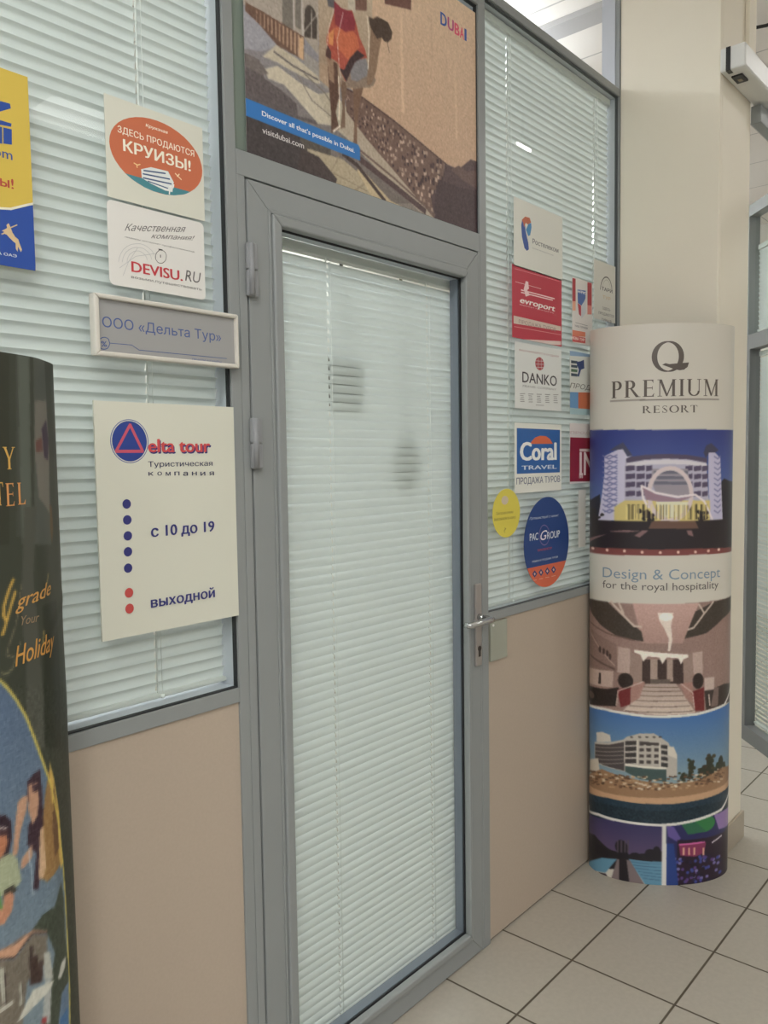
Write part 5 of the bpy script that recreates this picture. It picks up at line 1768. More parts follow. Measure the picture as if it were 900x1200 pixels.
def serif_text(t):
    v = []; f = []; x = 0
    for c in t:
        P, adv = serif_glyph(c)
        for p in P:
            n = len(v); v += [(a+x, b) for a, b in p]
            h = len(p)
            if h in (42, 82, 98) or h == 2*(h//2) and h > 20:      # arcs: strips of quads
                m = h//2
                for i in range(m-1): f.append([n+i, n+i+1, n+h-2-i, n+h-1-i])
            else: f.append(list(range(n, n+h)))
        x += adv+.10
    return v, f, x-.10

# ------------------------------------------------------------------ printed sheets
def colour(c, g):
    v = lin(c); y = .3*v[0]+.6*v[1]+.1*v[2]
    return [min(.92, (y+(q-y)*.88)*g) for q in v]          # inks a little duller than full strength

class Sheet:
    def __init__(s, fn, gain): s.fn = fn; s.g = gain; s.v = []; s.f = []; s.c = []; s.n = 0
    def face(s, pts, col, layer):
        n = len(s.v)
        for u, w in pts: s.v.append(s.fn(u, w, layer))
        s.f.append(list(range(n, n+len(pts)))); s.c.append([col]*len(pts))
    def mesh2(s, v, f, col, layer):
        if getattr(s, 'fine', 0):
            v = [tuple(q) if len(q) > 2 else (q[0], q[1], 0) for q in v]; out = []; todo = []
            for q in f:
                for i in range(1, len(q)-1): todo.append((v[q[0]], v[q[i]], v[q[i+1]]))
            while todo:
                t = todo.pop(); e = [math.dist(t[i][:2], t[(i+1) % 3][:2]) for i in range(3)]; m = max(e)
                if m > s.fine:
                    i = e.index(m); a, b, c = t[i], t[(i+1) % 3], t[(i+2) % 3]; h = tuple((a[k]+b[k])/2 for k in range(3)); todo += [(a, h, c), (h, b, c)]
                else: out.append(t)
            v = [p for t in out for p in t]; f = [[3*i, 3*i+1, 3*i+2] for i in range(len(out))]
        n = len(s.v)
        for q in v: s.v.append(s.fn(q[0], q[1], layer+(q[2]*.11 if len(q) > 2 else 0)))
        for q in f: s.f.append([n+i for i in q]); s.c.append([col]*len(q))
    def text(s, op, layer):
        _, c, t, u0, v0, u1, v1, h, bold, shear = op
        if op[0] == 'T':
            v, f = text_mesh(t, bold, shear)
            if not v: return
            y0, y1 = cap_height(bold); x0 = min(p[0] for p in v); x1 = max(p[0] for p in v)
        else:
            v, f, x1 = serif_text(t); x0 = 0; y0, y1 = 0, 1
        k = (u1-u0)/(x1-x0); w = []
        for p in v:
            a2 = (p[0]-x0)*k
            w.append((u0+a2, v0+(v1-v0)*a2/(u1-u0)+(p[1]-y0)/(y1-y0)*h, p[2] if len(p) > 2 else 0))
        s.mesh2(w, f, colour(c, s.g), layer)
    def build(s, name, m, parent=None, extra=None, org=(0,0,0)):
        if extra is not None:      # plain backing faces: (verts, faces, colour)
            V, F, col = extra; n = len(s.v); s.v += V
            for q in F: s.f.append([n+i for i in q]); s.c.append([col]*len(q))
        me = bpy.data.meshes.new(name)
        o_ = Vector(org)
        me.from_pydata([tuple(Vector(p)-o_) for p in s.v], [], s.f); me.update()
        ca = me.color_attributes.new('Ink', 'FLOAT_COLOR', 'CORNER')
        flat = []
        for f in s.c:
            for c in f: flat += [c[0], c[1], c[2], 1]
        ca.data.foreach_set('color', flat)
        me.materials.append(m)
        o = bpy.data.objects.new(name, me); C.objects.link(o)
        if parent is not None: o.parent = parent
        else: o.location = org
        return o

def ellipse_pts(cx, cy, rx, ry, n=40): return [(cx+rx*math.cos(2*PI*k/n), cy+ry*math.sin(2*PI*k/n)) for k in range(n)]
def pairs(a): return [(a[i], a[i+1]) for i in range(0, len(a), 2)]
def stroke_quads(p, w):
    out = []
    for (x0, y0), (x1, y1) in zip(p, p[1:]):
        d = math.hypot(x1-x0, y1-y0)
        if d < 1e-6: continue
        nx, ny = -(y1-y0)/d*w/2, (x1-x0)/d*w/2
        ex, ey = (x1-x0)/d*w*.25, (y1-y0)/d*w*.25
        out.append([(x0+nx-ex, y0+ny-ey), (x1+nx+ex, y1+ny+ey), (x1-nx+ex, y1-ny+ey), (x0-nx-ex, y0-ny-ey)])
    return out
def clip(p, w, h):
    def one(P, ins, cut):
        o = []
        for i in range(len(P)):
            a, b = P[i-1], P[i]
            if ins(b):
                if not ins(a): o.append(cut(a, b))
                o.append(b)
            elif ins(a): o.append(cut(a, b))
        return o
    def cx(X): return lambda a, b: (X, a[1]+(b[1]-a[1])*(X-a[0])/(b[0]-a[0]))
    def cy(Y): return lambda a, b: (a[0]+(b[0]-a[0])*(Y-a[1])/(b[1]-a[1]), Y)
    for ins, cut in ((lambda q: q[0] >= 0, cx(0)), (lambda q: q[0] <= w, cx(w)), (lambda q: q[1] >= 0, cy(0)), (lambda q: q[1] <= h, cy(h))):
        if p: p = one(p, ins, cut)
    return p

def vector_ops(S, d, layer0=1):
    L = layer0
    for op in d['ops']:
        k = op[0]
        if k == 'P':
            q = clip(pairs(op[2]), d['w'], d['h'])
            if len(q) > 2: S.face(q, colour(op[1], S.g), L)
        elif k == 'E': S.face(ellipse_pts(*op[2:6]), colour(op[1], S.g), L)
        elif k == 'L':
            for q in stroke_quads(pairs(op[3]), op[2]):
                q = clip(q, d['w'], d['h'])
                if len(q) > 2: S.face(q, colour(op[1], S.g), L)
        elif k in 'TS': S.text(op, L)
        elif k == 'OVCUT':
            # lower cap of an oval sheet, cut by a slanting line
            cx, cy, rx, ry = d['w']/2, d['h']/2, d['w']/2, d['h']/2
            pts = ellipse_pts(cx, cy, rx, ry, 72)
            low = [p for p in pts if p[1] < op[2]+(op[3]-op[2])*(p[0]/d['w'])]
            low.sort(key=lambda p: math.atan2(p[1]-cy, p[0]-cx)); S.face(low, colour(op[1], S.g), L)
        L += .35
    return L

def paint(d, res):
    """rasterises the artwork of a photographic print to a grid of colours, row 0 at the bottom"""
    SS = 2
    W = int(round(d['w']/res)); H = int(round(d['h']/res))
    img = np.empty((H*SS, W*SS, 3)); img[:] = d['base']
    sc = SS/res; rng = np.random.default_rng(5)
    def region(p):
        xs = [a for a, b in p]; ys = [b for a, b in p]
        x0 = max(0, int(min(xs)*sc)-1); x1 = min(W*SS, int(max(xs)*sc)+2); y0 = max(0, int(min(ys)*sc)-1); y1 = min(H*SS, int(max(ys)*sc)+2)
        if x1 <= x0 or y1 <= y0: return None
        X, Y = np.meshgrid((np.arange(x0, x1)+.5)/sc, (np.arange(y0, y1)+.5)/sc)
        inside = np.zeros(X.shape, bool)
        for i in range(len(p)):
            ax, ay = p[i-1]; bx_, by = p[i]
            if ay == by: continue
            c = ((ay > Y) != (by > Y)) & (X < (bx_-ax)*(Y-ay)/(by-ay)+ax)
            inside ^= c
        return x0, x1, y0, y1, inside, Y
    for op in d['ops']:
        k = op[0]
        polys = []
        if k == 'P': polys = [(pairs(op[2]), op[1], None)]
        elif k == 'G': polys = [(pairs(op[3]), op[1], op[2])]
        elif k == 'E': polys = [(ellipse_pts(*op[2:6], 28), op[1], None)]
        elif k == 'L': polys = [(q, op[1], None) for q in stroke_quads(pairs(op[3]), max(op[2], 1.2))]
        elif k == 'N':
            r = region(pairs(op[3]))
            if r:
                x0, x1, y0, y1, ins, Y = r; cell = max(1, int(op[2]*sc*.5))
                h, w = ins.shape
                n = rng.normal(0, op[1], (h//cell+2, w//cell+2)); n = np.kron(n, np.ones((cell, cell)))[:h, :w]
                img[y0:y1, x0:x1] += (n*.45*ins)[..., None]
        for p, c, c2 in polys:
            r = region(p)
            if not r: continue
            x0, x1, y0, y1, ins, Y = r
            sub = img[y0:y1, x0:x1]
            if c2 is None: sub[ins] = c
            else:
                ys = [max(0, min(d['h'], b)) for a, b in p]; t = np.clip((max(ys)-Y)/(max(ys)-min(ys)+1e-6), 0, 1)[..., None]
                g = np.array(c)*(1-t)+np.array(c2)*t; sub[ins] = g[ins]
    img = img.reshape(H, SS, W, SS, 3).mean((1, 3))
    b = img.copy(); b[1:-1, 1:-1] = (img[1:-1, 1:-1]*4+img[:-2, 1:-1]+img[2:, 1:-1]+img[1:-1, :-2]+img[1:-1, 2:])/8
    b = np.clip(b/255, 0, 1)
    b = np.where(b <= .04045, b/12.92, ((b+.055)/1.055)**2.4)
    y = (b*np.array([.3, .6, .1])).sum(2, keepdims=True)
    return y+(b-y)*.84

def raster_sheet(name, d, fn, gain, m, res, org=(0,0,0), parent=None, extra=None, layer=1.5, fine=0):
    g = np.clip(paint(d, res)*gain, 0, .92); H, W, _ = g.shape
    S = Sheet(fn, gain); S.fine = fine; layer += (3 if fine else 0)
    us = np.linspace(0, d['w'], W+1); vs = np.linspace(0, d['h'], H+1)
    for v in vs:
        for u in us: S.v.append(fn(u, v, 0))
    for j in range(H):
        for i in range(W):
            a = j*(W+1)+i; S.f.append((a, a+1, a+W+2, a+W+1))
    S.c = [[c]*4 for c in g.reshape(-1, 3).tolist()]
    for op in d['ops']:
        if op[0] in 'TS': S.text(op, layer)
    return S.build(name, m, parent, extra, org)

# ------------------------------------------------------------------ materials
FR = mat('grey_aluminium', (142,146,145), .42, .0, .5, noise=.02, nscale=30)
FR_IN = mat('daylit_frame_inside', (196,200,208), .5)  # frame reveals, with cool daylight put into the colour
FR_DIM = mat('shaded_bead', (122,128,140), .5)  # darker copy for the door reveal, shade put into the colour
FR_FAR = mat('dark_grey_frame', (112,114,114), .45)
GASKET = mat('dark_gasket', (42,44,46), .6)
PANEL = mat('beige_laminate', (182,167,150), .55, noise=.05, nscale=140)
SLAT = mat('white_slat', (222,226,225), .6, spec=.3, trans=.22)
SLAT_METAL = mat('blind_rail_white', (205,208,204), .35)
CORD = mat('white_cord', (238,240,238), .7)
GLASS = glass_mat('clear_glass', (.965,.985,.975,1), .7)
PILLAR = mat('cream_paint', (240,232,214), .6, noise=.02, nscale=6, bump=.15, bscale=90)
PLASTER = mat('white_plaster', (226,222,214), .8)
SKIRT = mat('beige_skirting_tile', (176,165,148), .35, noise=.06, nscale=40)
STEEL = mat('brushed_steel', (176,170,166), .35, .6)
CHROME = mat('chrome_lever', (190,192,192), .22, .85)
HINGE = mat('painted_hinge', (142,144,146), .4)
WHITEP = mat('white_plastic', (226,226,222), .35)
BLACKP = mat('black_plastic', (35,34,34), .4)
PLATE = mat('pale_green_glass', (160,162,148), .2, spec=.6)
PRINT = print_mat('printed_vinyl', .5)
PRINT_S = print_mat('satin_banner_print', .33, .4, .15)
FABRIC = print_mat('printed_banner_fabric', .5, .3)
PAPER_EDGE = mat('plaque_frame_white', (212,208,198), .4)
CARD = mat('grey_card', (120,118,112), .8)

def floor_mat():
    m = bpy.data.materials.new('ceramic_floor_tiles'); m.use_nodes = True
    nt = m.node_tree; b = nt.nodes['Principled BSDF']; N = nt.nodes.new; Lk = nt.links.new
    tc = N('ShaderNodeTexCoord'); sep = N('ShaderNodeSeparateXYZ'); Lk(tc.outputs['Object'], sep.inputs[0])
    S = .333
    def line(out, off):
        a = N('ShaderNodeMath'); a.operation = 'SUBTRACT'; a.inputs[1].default_value = off; Lk(sep.outputs[out], a.inputs[0])
        d = N('ShaderNodeMath'); d.operation = 'DIVIDE'; d.inputs[1].default_value = S; Lk(a.outputs[0], d.inputs[0])
        p = N('ShaderNodeMath'); p.operation = 'PINGPONG'; p.inputs[1].default_value = .5; Lk(d.outputs[0], p.inputs[0])
        fl = N('ShaderNodeMath'); fl.operation = 'FLOOR'; Lk(d.outputs[0], fl.inputs[0])
        return p, fl
    px, fx = line('X', 2.597); py, fy = line('Y', -.250)
    mn = N('ShaderNodeMath'); mn.operation = 'MINIMUM'; Lk(px.outputs[0], mn.inputs[0]); Lk(py.outputs[0], mn.inputs[1])
    rmp = N('ShaderNodeMapRange'); rmp.inputs['From Min'].default_value = .0075; rmp.inputs['From Max'].default_value = .0125; Lk(mn.outputs[0], rmp.inputs['Value'])
    cmb = N('ShaderNodeCombineXYZ'); Lk(fx.outputs[0], cmb.inputs[0]); Lk(fy.outputs[0], cmb.inputs[1])
    wn = N('ShaderNodeTexWhiteNoise'); Lk(cmb.outputs[0], wn.inputs['Vector'])
    n1 = N('ShaderNodeTexNoise'); n1.inputs['Scale'].default_value = 60; n1.inputs['Detail'].default_value = 6; Lk(tc.outputs['Object'], n1.inputs['Vector'])
    mixf = N('ShaderNodeMath'); mixf.operation = 'MULTIPLY_ADD'; mixf.inputs[1].default_value = .35; Lk(wn.outputs['Value'], mixf.inputs[0]); Lk(n1.outputs['Fac'], mixf.inputs[2])
    cr = N('ShaderNodeMix'); cr.data_type = 'RGBA'; cr.inputs[6].default_value = lin((164,157,144))+[1]; cr.inputs[7].default_value = lin((180,173,160))+[1]
    Lk(mixf.outputs[0], cr.inputs[0])
    cm = N('ShaderNodeMix'); cm.data_type = 'RGBA'; cm.inputs[6].default_value = lin((84,76,62))+[1]
    Lk(rmp.outputs['Result'], cm.inputs[0]); Lk(cr.outputs[2], cm.inputs[7]); Lk(cm.outputs[2], b.inputs['Base Color'])
    rr = N('ShaderNodeMapRange'); rr.inputs['To Min'].default_value = .8; rr.inputs['To Max'].default_value = .34; Lk(rmp.outputs['Result'], rr.inputs['Value']); Lk(rr.outputs['Result'], b.inputs['Roughness'])
    bp = N('ShaderNodeBump'); bp.inputs['Distance'].default_value = .002; bp.inputs['Strength'].default_value = .5; Lk(rmp.outputs['Result'], bp.inputs['Height']); Lk(bp.outputs['Normal'], b.inputs['Normal'])
    return m
def ceiling_mat():
    m = bpy.data.materials.new('ceiling_tiles'); m.use_nodes = True
    nt = m.node_tree; b = nt.nodes['Principled BSDF']
    tc = nt.nodes.new('ShaderNodeTexCoord'); br = nt.nodes.new('ShaderNodeTexBrick')
    br.offset = 0; br.inputs['Scale'].default_value = 1; br.inputs['Brick Width'].default_value = .6; br.inputs['Row Height'].default_value = .6
    br.inputs['Mortar Size'].default_value = .006; br.inputs['Color1'].default_value = lin((232,226,220))+[1]; br.inputs['Color2'].default_value = lin((228,223,217))+[1]; br.inputs['Mortar'].default_value = lin((186,182,178))+[1]
    nt.links.new(tc.outputs['Object'], br.inputs['Vector']); nt.links.new(br.outputs['Color'], b.inputs['Base Color']); b.inputs['Roughness'].default_value = .9
    return m

# ------------------------------------------------------------------ the setting
CEIL = 3.85; T0, T1 = 0.0, .075
fl = MB().box(-3.5, 8.5, -6.5, 3.6, -.05, 0).build('floor', None, kind='structure'); fl.data.materials.clear(); fl.data.materials.append(floor_mat())
# object coordinates must be world coordinates for the grid
for v in fl.data.vertices: v.co += fl.location
fl.location = (0,0,0)
MB().box(-3.5, 8.5, -6.5, 3.6, CEIL, CEIL+.05).build('ceiling', ceiling_mat(), kind='structure')
MB().box(-3.5, 8.5, 3.6, 3.7, 0, CEIL).build('wall_back', PLASTER, kind='structure')
MB().box(8.5, 8.6, -6.5, 3.7, 0, CEIL).build('wall_right', PLASTER, kind='structure')
MB().box(1.6, 8.5, -6.6, -6.5, 0, CEIL).build('wall_opposite', PLASTER, kind='structure')
MB().box(3.83, 3.965, .076, 3.6, CEIL-.03, CEIL-.001).build('trim_1', mat('grey_beam', (176,174,174), .6), kind='structure')

XL = -.9                                        # partition starts left of the frame
PX = 3.155                                      # and ends at the pillar
wf = MB()
wf.box(XL, 1.151, .006, .060, .008, 1.064)
wf.box(2.172, PX-.03, .006, .060, .008, 1.084)
wf.build('wall_front', PANEL, kind='structure')

def frame_bar(n, boxes, m=FR): 
    b = MB()
    for q in boxes: b.box(*q)
    return b.build(n, m, kind='structure', bevel=.0015)
frame_bar('trim_2', [(1.151,1.1795,T0,T1,0,CEIL)])                     # post left of the door
frame_bar('trim_3', [(1.1805,1.203,T0,T1,0,2.256),(1.1805,2.135,T0,T1,2.256,2.312),(2.125,2.1345,T0,T1,0,2.256)])  # door lining
frame_bar('trim_4', [(2.1355,2.172,T0,T1,0,CEIL)])                     # post right of the door
frame_bar('trim_5', [(XL,1.151,T0,T1,1.064,1.097)])
frame_bar('trim_6', [(2.172,3.124,T0,T1,1.084,1.113)])
frame_bar('trim_7', [(3.124,PX-.005,T0,T1,0,CEIL)])
frame_bar('trim_8', [(2.172,3.124,T0,T1,3.042,3.072),(XL,1.151,T0,T1,3.042,3.072),(1.1795,2.1355,T0,T1,3.0,3.072)])
MB().box(XL,1.151,.012,.05,0,.008).box(2.172,3.124,.012,.05,0,.008).build('trim_9', mat('dark_floor_joint', (74,66,56), .8), kind='structure')
frame_bar('trim_10', [(XL,PX-.03,.0,T1,CEIL-.04,CEIL)])
# dark rubber joint between lining and leaf
MB().box(1.203,2.125,.02,.03,2.2520,2.256).box(1.203,1.2066,.02,.03,0,2.252).box(2.1219,2.125,.02,.03,0,2.252).build('trim_11', GASKET, kind='structure')

def window(n, x0, x1, z0, z1, pane=True, inner=True, gas=GASKET):
    w = empty(n, ((x0+x1)/2, .0, z0), 'structure')
    g = MB(); e = .0030
    if gas:
        g.box(x0,x0+e,.0065,.018,z0,z1).box(x1-e,x1,.0065,.018,z0,z1).box(x0+e,x1-e,.0065,.018,z0,z0+e).box(x0+e,x1-e,.0065,.018,z1-e,z1)
        g.build('gasket', gas, w)
    if inner:
        b = MB(); t = .003
        b.box(x0,x0+t,.0185,T1-.001,z0,z1).box(x1-t,x1,.0185,T1-.001,z0,z1).box(x0+t,x1-t,.0185,T1-.001,z0,z0+t).box(x0+t,x1-t,.0185,T1-.001,z1-t,z1)
        b.build('window_reveal', FR_IN, w)
    if pane: MB().box(x0+e,x1-e,.010,.0145,z0+e,z1-e).build('pane', GLASS, w)
    return w
window('window_1', XL, 1.151, 1.097, 3.042)
window('window_2', 2.172, 3.124, 1.113, 3.042, gas=mat('grey_gasket', (84,86,88), .6))
window('window_3', 1.1795, 2.1355, 2.312, 3.0)
window('window_4', 2.172, 3.124, 3.072, CEIL-.04, pane=False, gas=None)
window('window_5', XL, 1.151, 3.072, CEIL-.04, pane=True)

# ------------------------------------------------------------------ door leaf
door = empty('door_1', (1.664, 0, 0), 'structure')
lf = MB(); LX0, LX1, LZ0, LZ1 = 1.2070, 2.1215, .006, 2.2515; GX0, GX1, GZ0, GZ1 = 1.304, 2.045, .092, 2.163
def mitre_ring(mb, X0, X1, Z0, Z1, x0, x1, z0, z1, ya, yb):
    O = [(X0,Z0),(X1,Z0),(X1,Z1),(X0,Z1)]; I = [(x0,z0),(x1,z0),(x1,z1),(x0,z1)]
    for i in range(4):
        j = (i+1) % 4; mb.prism([O[i],O[j],I[j],I[i]], lambda p, t: (p[0], t, p[1]), ya, yb)
for i in range(4):
    O = [(LX0,LZ0),(LX1,LZ0),(LX1,LZ1),(LX0,LZ1)]; I = [(1.268,.062),(2.066,.062),(2.066,2.197),(1.268,2.197)]
    j = (i+1) % 4
    # each bar cut at 45 degrees with a hairline joint
    a, b2, c2, d2 = O[i], O[j], I[j], I[i]
    g = .0004
    cx = (a[0]+b2[0]+c2[0]+d2[0])/4; cz = (a[1]+b2[1]+c2[1]+d2[1])/4
    q = [(p[0]+(cx-p[0])*g/ .5 if i % 2 == 0 else p[0], p[1]+(cz-p[1])*g/.5 if i % 2 else p[1]) for p in (a, b2, c2, d2)]
    MB().prism(q, lambda p, t: (p[0], t, p[1]), -.002, .052).build('stile' if i % 2 else 'rail', FR, door, bevel=.0008)
bd = MB(); mitre_ring(bd, 1.268, 2.066, .062, 2.197, 1.276, 2.058, .070, 2.189, -.005, .03); bd.build('bead_groove', FR, door, bevel=.002)
bd = MB(); mitre_ring(bd, 1.2765, 2.0575, .0705, 2.1885, GX0, GX1, GZ0, GZ1, -.012, .012); bd.build('glazing_bead', FR, door, bevel=.005, seg=3)
gk = MB(); mitre_ring(gk, GX0-.004, GX1+.004, GZ0-.004, GZ1+.004, GX0+.003, GX1-.003, GZ0+.003, GZ1-.003, .0125, .016); gk.build('gasket', GASKET, door)
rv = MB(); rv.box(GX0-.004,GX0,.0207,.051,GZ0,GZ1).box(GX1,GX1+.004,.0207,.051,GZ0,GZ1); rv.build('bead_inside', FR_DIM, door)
MB().box(GX0,GX1,.0207,.051,GZ1,GZ1+.004).build('bead_inside', FR_IN, door)  # lit copy on top, offsetting the shade on this downward face
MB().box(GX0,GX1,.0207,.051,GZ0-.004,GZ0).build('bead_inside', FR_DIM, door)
MB().box(GX0-.002, GX1+.002, .0162, .0205, GZ0-.002, GZ1+.002).build('pane', GLASS, door)
for z0, z1 in ((.075,.195),(1.598,1.714),(1.989,2.108)):
    h = MB().box(1.196,1.226,-.014,-.0025,z0,(z0+z1)/2-.0008).box(1.196,1.226,-.014,-.0025,(z0+z1)/2+.0008,z1).build('hinge', HINGE, door, bevel=.003)
    MB().tube([(1.205,-.014,z0+.002),(1.205,-.014,z1-.002)], .0075, 14).build('hinge_pin', HINGE, h if False else door)
hd = MB().box(2.0855,2.1175,-.011,-.0022,.956,1.219).build('handle_plate', STEEL, door, bevel=.003)
MB().tube([(2.102,-.011,1.112),(2.102,-.030,1.112)], .012, 16).tube([(2.102,-.03,1.112),(2.102,-.052,1.112),(2.096,-.062,1.112),(2.08,-.066,1.112),(2.03,-.066,1.112),(1.985,-.066,1.112),(1.976,-.062,1.112),(1.973,-.046,1.112)], [.0095,.0095,.0105,.011,.010,.0095,.009,.008], 14).build('lever_handle', CHROME, door)
MB().tube([(2.102,-.011,1.012),(2.102,-.0135,1.012)], .0085, 16).box(2.0975,2.1065,-.0135,-.011,.986,1.010).build('key_cylinder', mat('dark_brass', (92,84,78), .4, .5), door)
MB().box(2.1005,2.1035,-.0142,-.0134,1.005,1.018).build('keyhole', BLACKP, door)

# ------------------------------------------------------------------ venetian blinds
def blind(name, x0, x1, zt, zb, y, pitch, width, tilt, cords, label, camber=.004, group=None, rail=True):
    r = empty(name, ((x0+x1)/2, y, zb)); tag(r, label, 'blind')
    if group: r['group'] = group
    mb = MB(); n = int((zt-zb)/pitch)
    prof = []
    K = 9
    for k in range(K):
        s_ = -width/2+width*k/(K-1); prof.append((s_, camber*(1-(2*s_/width)**2)))
    ct, st = math.cos(tilt), math.sin(tilt)
    rnd = random.Random(int(x0*1000))
    for i in range(n+1):
        z = zb+.008+i*pitch
        j = rnd.uniform(-.0006, .0006); jt = rnd.uniform(-.03, .03)
        base = len(mb.v)
        c2, s2 = math.cos(tilt+jt), math.sin(tilt+jt)
        cuts = [x0+rnd.uniform(-.001,.001)]
        for q in cords: cuts += [q-.0022, q+.0022]
        cuts.append(x1+rnd.uniform(-.001,.001))
        for x in cuts:
            for a, h in prof:
                # a runs across the slat; seen end-on it is a shallow arc
                mb.v.append((x, y+a*c2-h*s2, z+a*s2+h*c2+j))
        for m in range(len(cuts)-1):
            for k in range(K-1):
                if m % 2 == 1 and 2 <= k <= K-4+(K-1) % 2: continue          # route hole for the cord
                o0 = base+m*K; mb.f.append([o0+k, o0+k+1, o0+K+k+1, o0+K+k]); mb.sm.append(True)
    sl = mb.build('slats', SLAT, r)
    if rail:
        MB().box(x0-.001, x1+.001, y-.0125, y+.0125, zt+.012, zt+.036).build('head_rail', SLAT_METAL, r, bevel=.002)
        MB().box(x0, x1, y-.011, y+.011, zb-.012, zb-.002).build('bottom_rail', SLAT_METAL, r, bevel=.003)
    for cx in cords:
        cm = MB()
        cm.tube([(cx+.005, y-.0125, zb-.004), (cx+.005, y-.0125, zt+.012)], .0007, 5).tube([(cx, y-.002, zb-.004), (cx, y-.002, zt+.012)], .0019, 6)
        cm.tube([(cx+.005, y-.0125, zb-.012), (cx+.005, y-.0125, zb-.004)], .004, 8)
        cm.build('ladder_cord', CORD, r)
    return r
OUT_DOWN, OUT_UP = math.radians(70), math.radians(105)
blind('window_blind', -.85, 1.1435, 3.0, 1.122, .047, .0245, .0300, OUT_UP, (.30, .965), 'wide white venetian blind behind the left window, above the grey sill', camber=-.0035)
blind('window_blind', 1.262, 2.086, 2.128, .072, .066, .0240, .0290, OUT_DOWN, (1.520, 1.940), 'tall white venetian blind filling the glass of the grey door', camber=.0062)
blind('window_blind', 2.181, 3.114, 3.0, 1.128, .047, .0245, .0300, OUT_UP, (2.370, 2.998), 'white venetian blind behind the sticker-covered window right of the door', camber=-.0035)
# two small boards added behind the door blind; they block light to darken patches
n1 = MB().box(1.528,1.66,.0784,.0825,1.760,1.900).box(1.590,1.600,.0784,.0815,1.900,2.160).build('light_blocker', mat('dark_card', (96,92,86), .7))
tag(n1, 'rectangular dark notice added to darken the upper left of the door blind', 'blocker')
n2 = MB().prism([(1.845+.062*math.cos(2*PI*k/28), 1.615+.085*math.sin(2*PI*k/28)) for k in range(28)], lambda p, t: (p[0], t, p[1]), .0784, .0825).box(1.840,1.850,.0784,.0815,1.695,2.160).build('light_blocker', mat('olive_card', (128,124,104), .7))
tag(n2, 'rounded olive notice added to darken the middle right of the door blind', 'blocker')
bb = MB().box(1.1845,1.60,.0185,.0225,2.316,2.996).build('backing_board', mat('grey_green_board', (140,148,140), .7))
tag(bb, 'grey-green board behind the glass at the left margin of the Dubai poster', 'board')

# ------------------------------------------------------------------ stickers and signs on the glass
GAIN = 1.22
def flat_sheet(key, name, label, cat, y=None, thick=.0009, gain=None, mt=PRINT, oval=False, corner=0, parent=None, group=None):
    d = PRINTS[key]; y = d['y'] if y is None else y; gain = gain or GAIN
    u0, v0 = d['u0'], d['v0']; w, h = d['w']/1000, d['h']/1000
    def fn(u, v, l): return (u0+u/1000, y-thick-l*.00012, v0+v/1000)
    org = (u0+w/2, y, v0)
    if oval: out = ellipse_pts(w/2, h/2, w/2, h/2, 72)
    elif corner:
        out = []
        for cx, cy, a in ((w-corner,h-corner,0),(corner,h-corner,90),(corner,corner,180),(w-corner,corner,270)):
            for k in range(7): t = math.radians(a+15*k); out.append((cx+corner*math.cos(t), cy+corner*math.sin(t)))
    else: out = [(0,0),(w,0),(w,h),(0,h)]
    n = len(out)
    V = [(u0+a, y-thick, v0+b) for a, b in out]+[(u0+a, y-.0001, v0+b) for a, b in out]
    F = [list(range(n)), list(range(2*n-1, n-1, -1))]+[[i, n+i, n+(i+1) % n, (i+1) % n] for i in range(n)]
    if d['raster']: o = raster_sheet(name, d, fn, gain, mt, 2.6, org, parent, (V, F[1:], colour((170,165,158), 1)))
    else:
        S = Sheet(fn, gain); vector_ops(S, d); o = S.build(name, mt, parent, (V, F, colour(d['base'], gain)), org)
    if parent is None: tag(o, label, cat, group)
    return o
YG = .0098
flat_sheet('airline', 'poster', 'yellow and blue airline poster with a leaping antelope, cut by the left edge', 'poster', YG)
flat_sheet('cruise', 'window_sticker', 'cream sticker with an orange oval advertising cruises and a white ship', 'sticker', YG)
flat_sheet('devisu', 'window_sticker', 'white rounded sticker reading DEVISU.RU in red under the orange oval one', 'sticker', YG, corner=.011)
flat_sheet('hours', 'opening_hours_sign', 'cream Delta tour opening hours board with blue and red dots', 'sign', 0, thick=.004)
flat_sheet('rostel', 'window_sticker', 'white sticker with a blue and orange ear logo, topmost of its column', 'sticker', YG)
flat_sheet('evro', 'window_sticker', 'red evroport sticker with white plane logo below the white ear logo sticker', 'sticker', YG)
flat_sheet('ntk', 'window_sticker', 'narrow white sticker with red corners and a blue and red shield', 'sticker', YG)
flat_sheet('tari', 'window_sticker', 'white sticker with a grey arch logo and purple foot beside the window edge', 'sticker', YG)
flat_sheet('danko', 'window_sticker', 'white DANKO sticker with a small red globe', 'sticker', YG)
flat_sheet('ant', 'window_sticker', 'white and blue sticker with dark striped emblem, half hidden by the resort column', 'sticker', YG)
flat_sheet('coral', 'window_sticker', 'blue Coral Travel sticker with an orange half sun', 'sticker', YG)
flat_sheet('redint', 'window_sticker', 'dark red square sticker, half hidden by the resort column', 'sticker', YG)
flat_sheet('yellow', 'window_sticker', 'small round yellow sticker beside the door frame', 'sticker', YG, oval=True)
flat_sheet('blueoval', 'window_sticker', 'round blue PAC GROUP sticker with an orange foot', 'sticker', YG, oval=True)
MB().box(2.802,2.86,YG-.0012,YG-.0001,1.268,1.488).build('paper_strip', mat('white_paper', (214,212,204), .6))
o = bpy.data.objects['paper_strip']; tag(o, 'narrow white paper strip on the glass below the dark red sticker', 'paper')
flat_sheet('dubai', 'poster', 'large Dubai poster of a camel in a sunny alley above the door', 'poster', YG, thick=.0012, mt=PRINT)

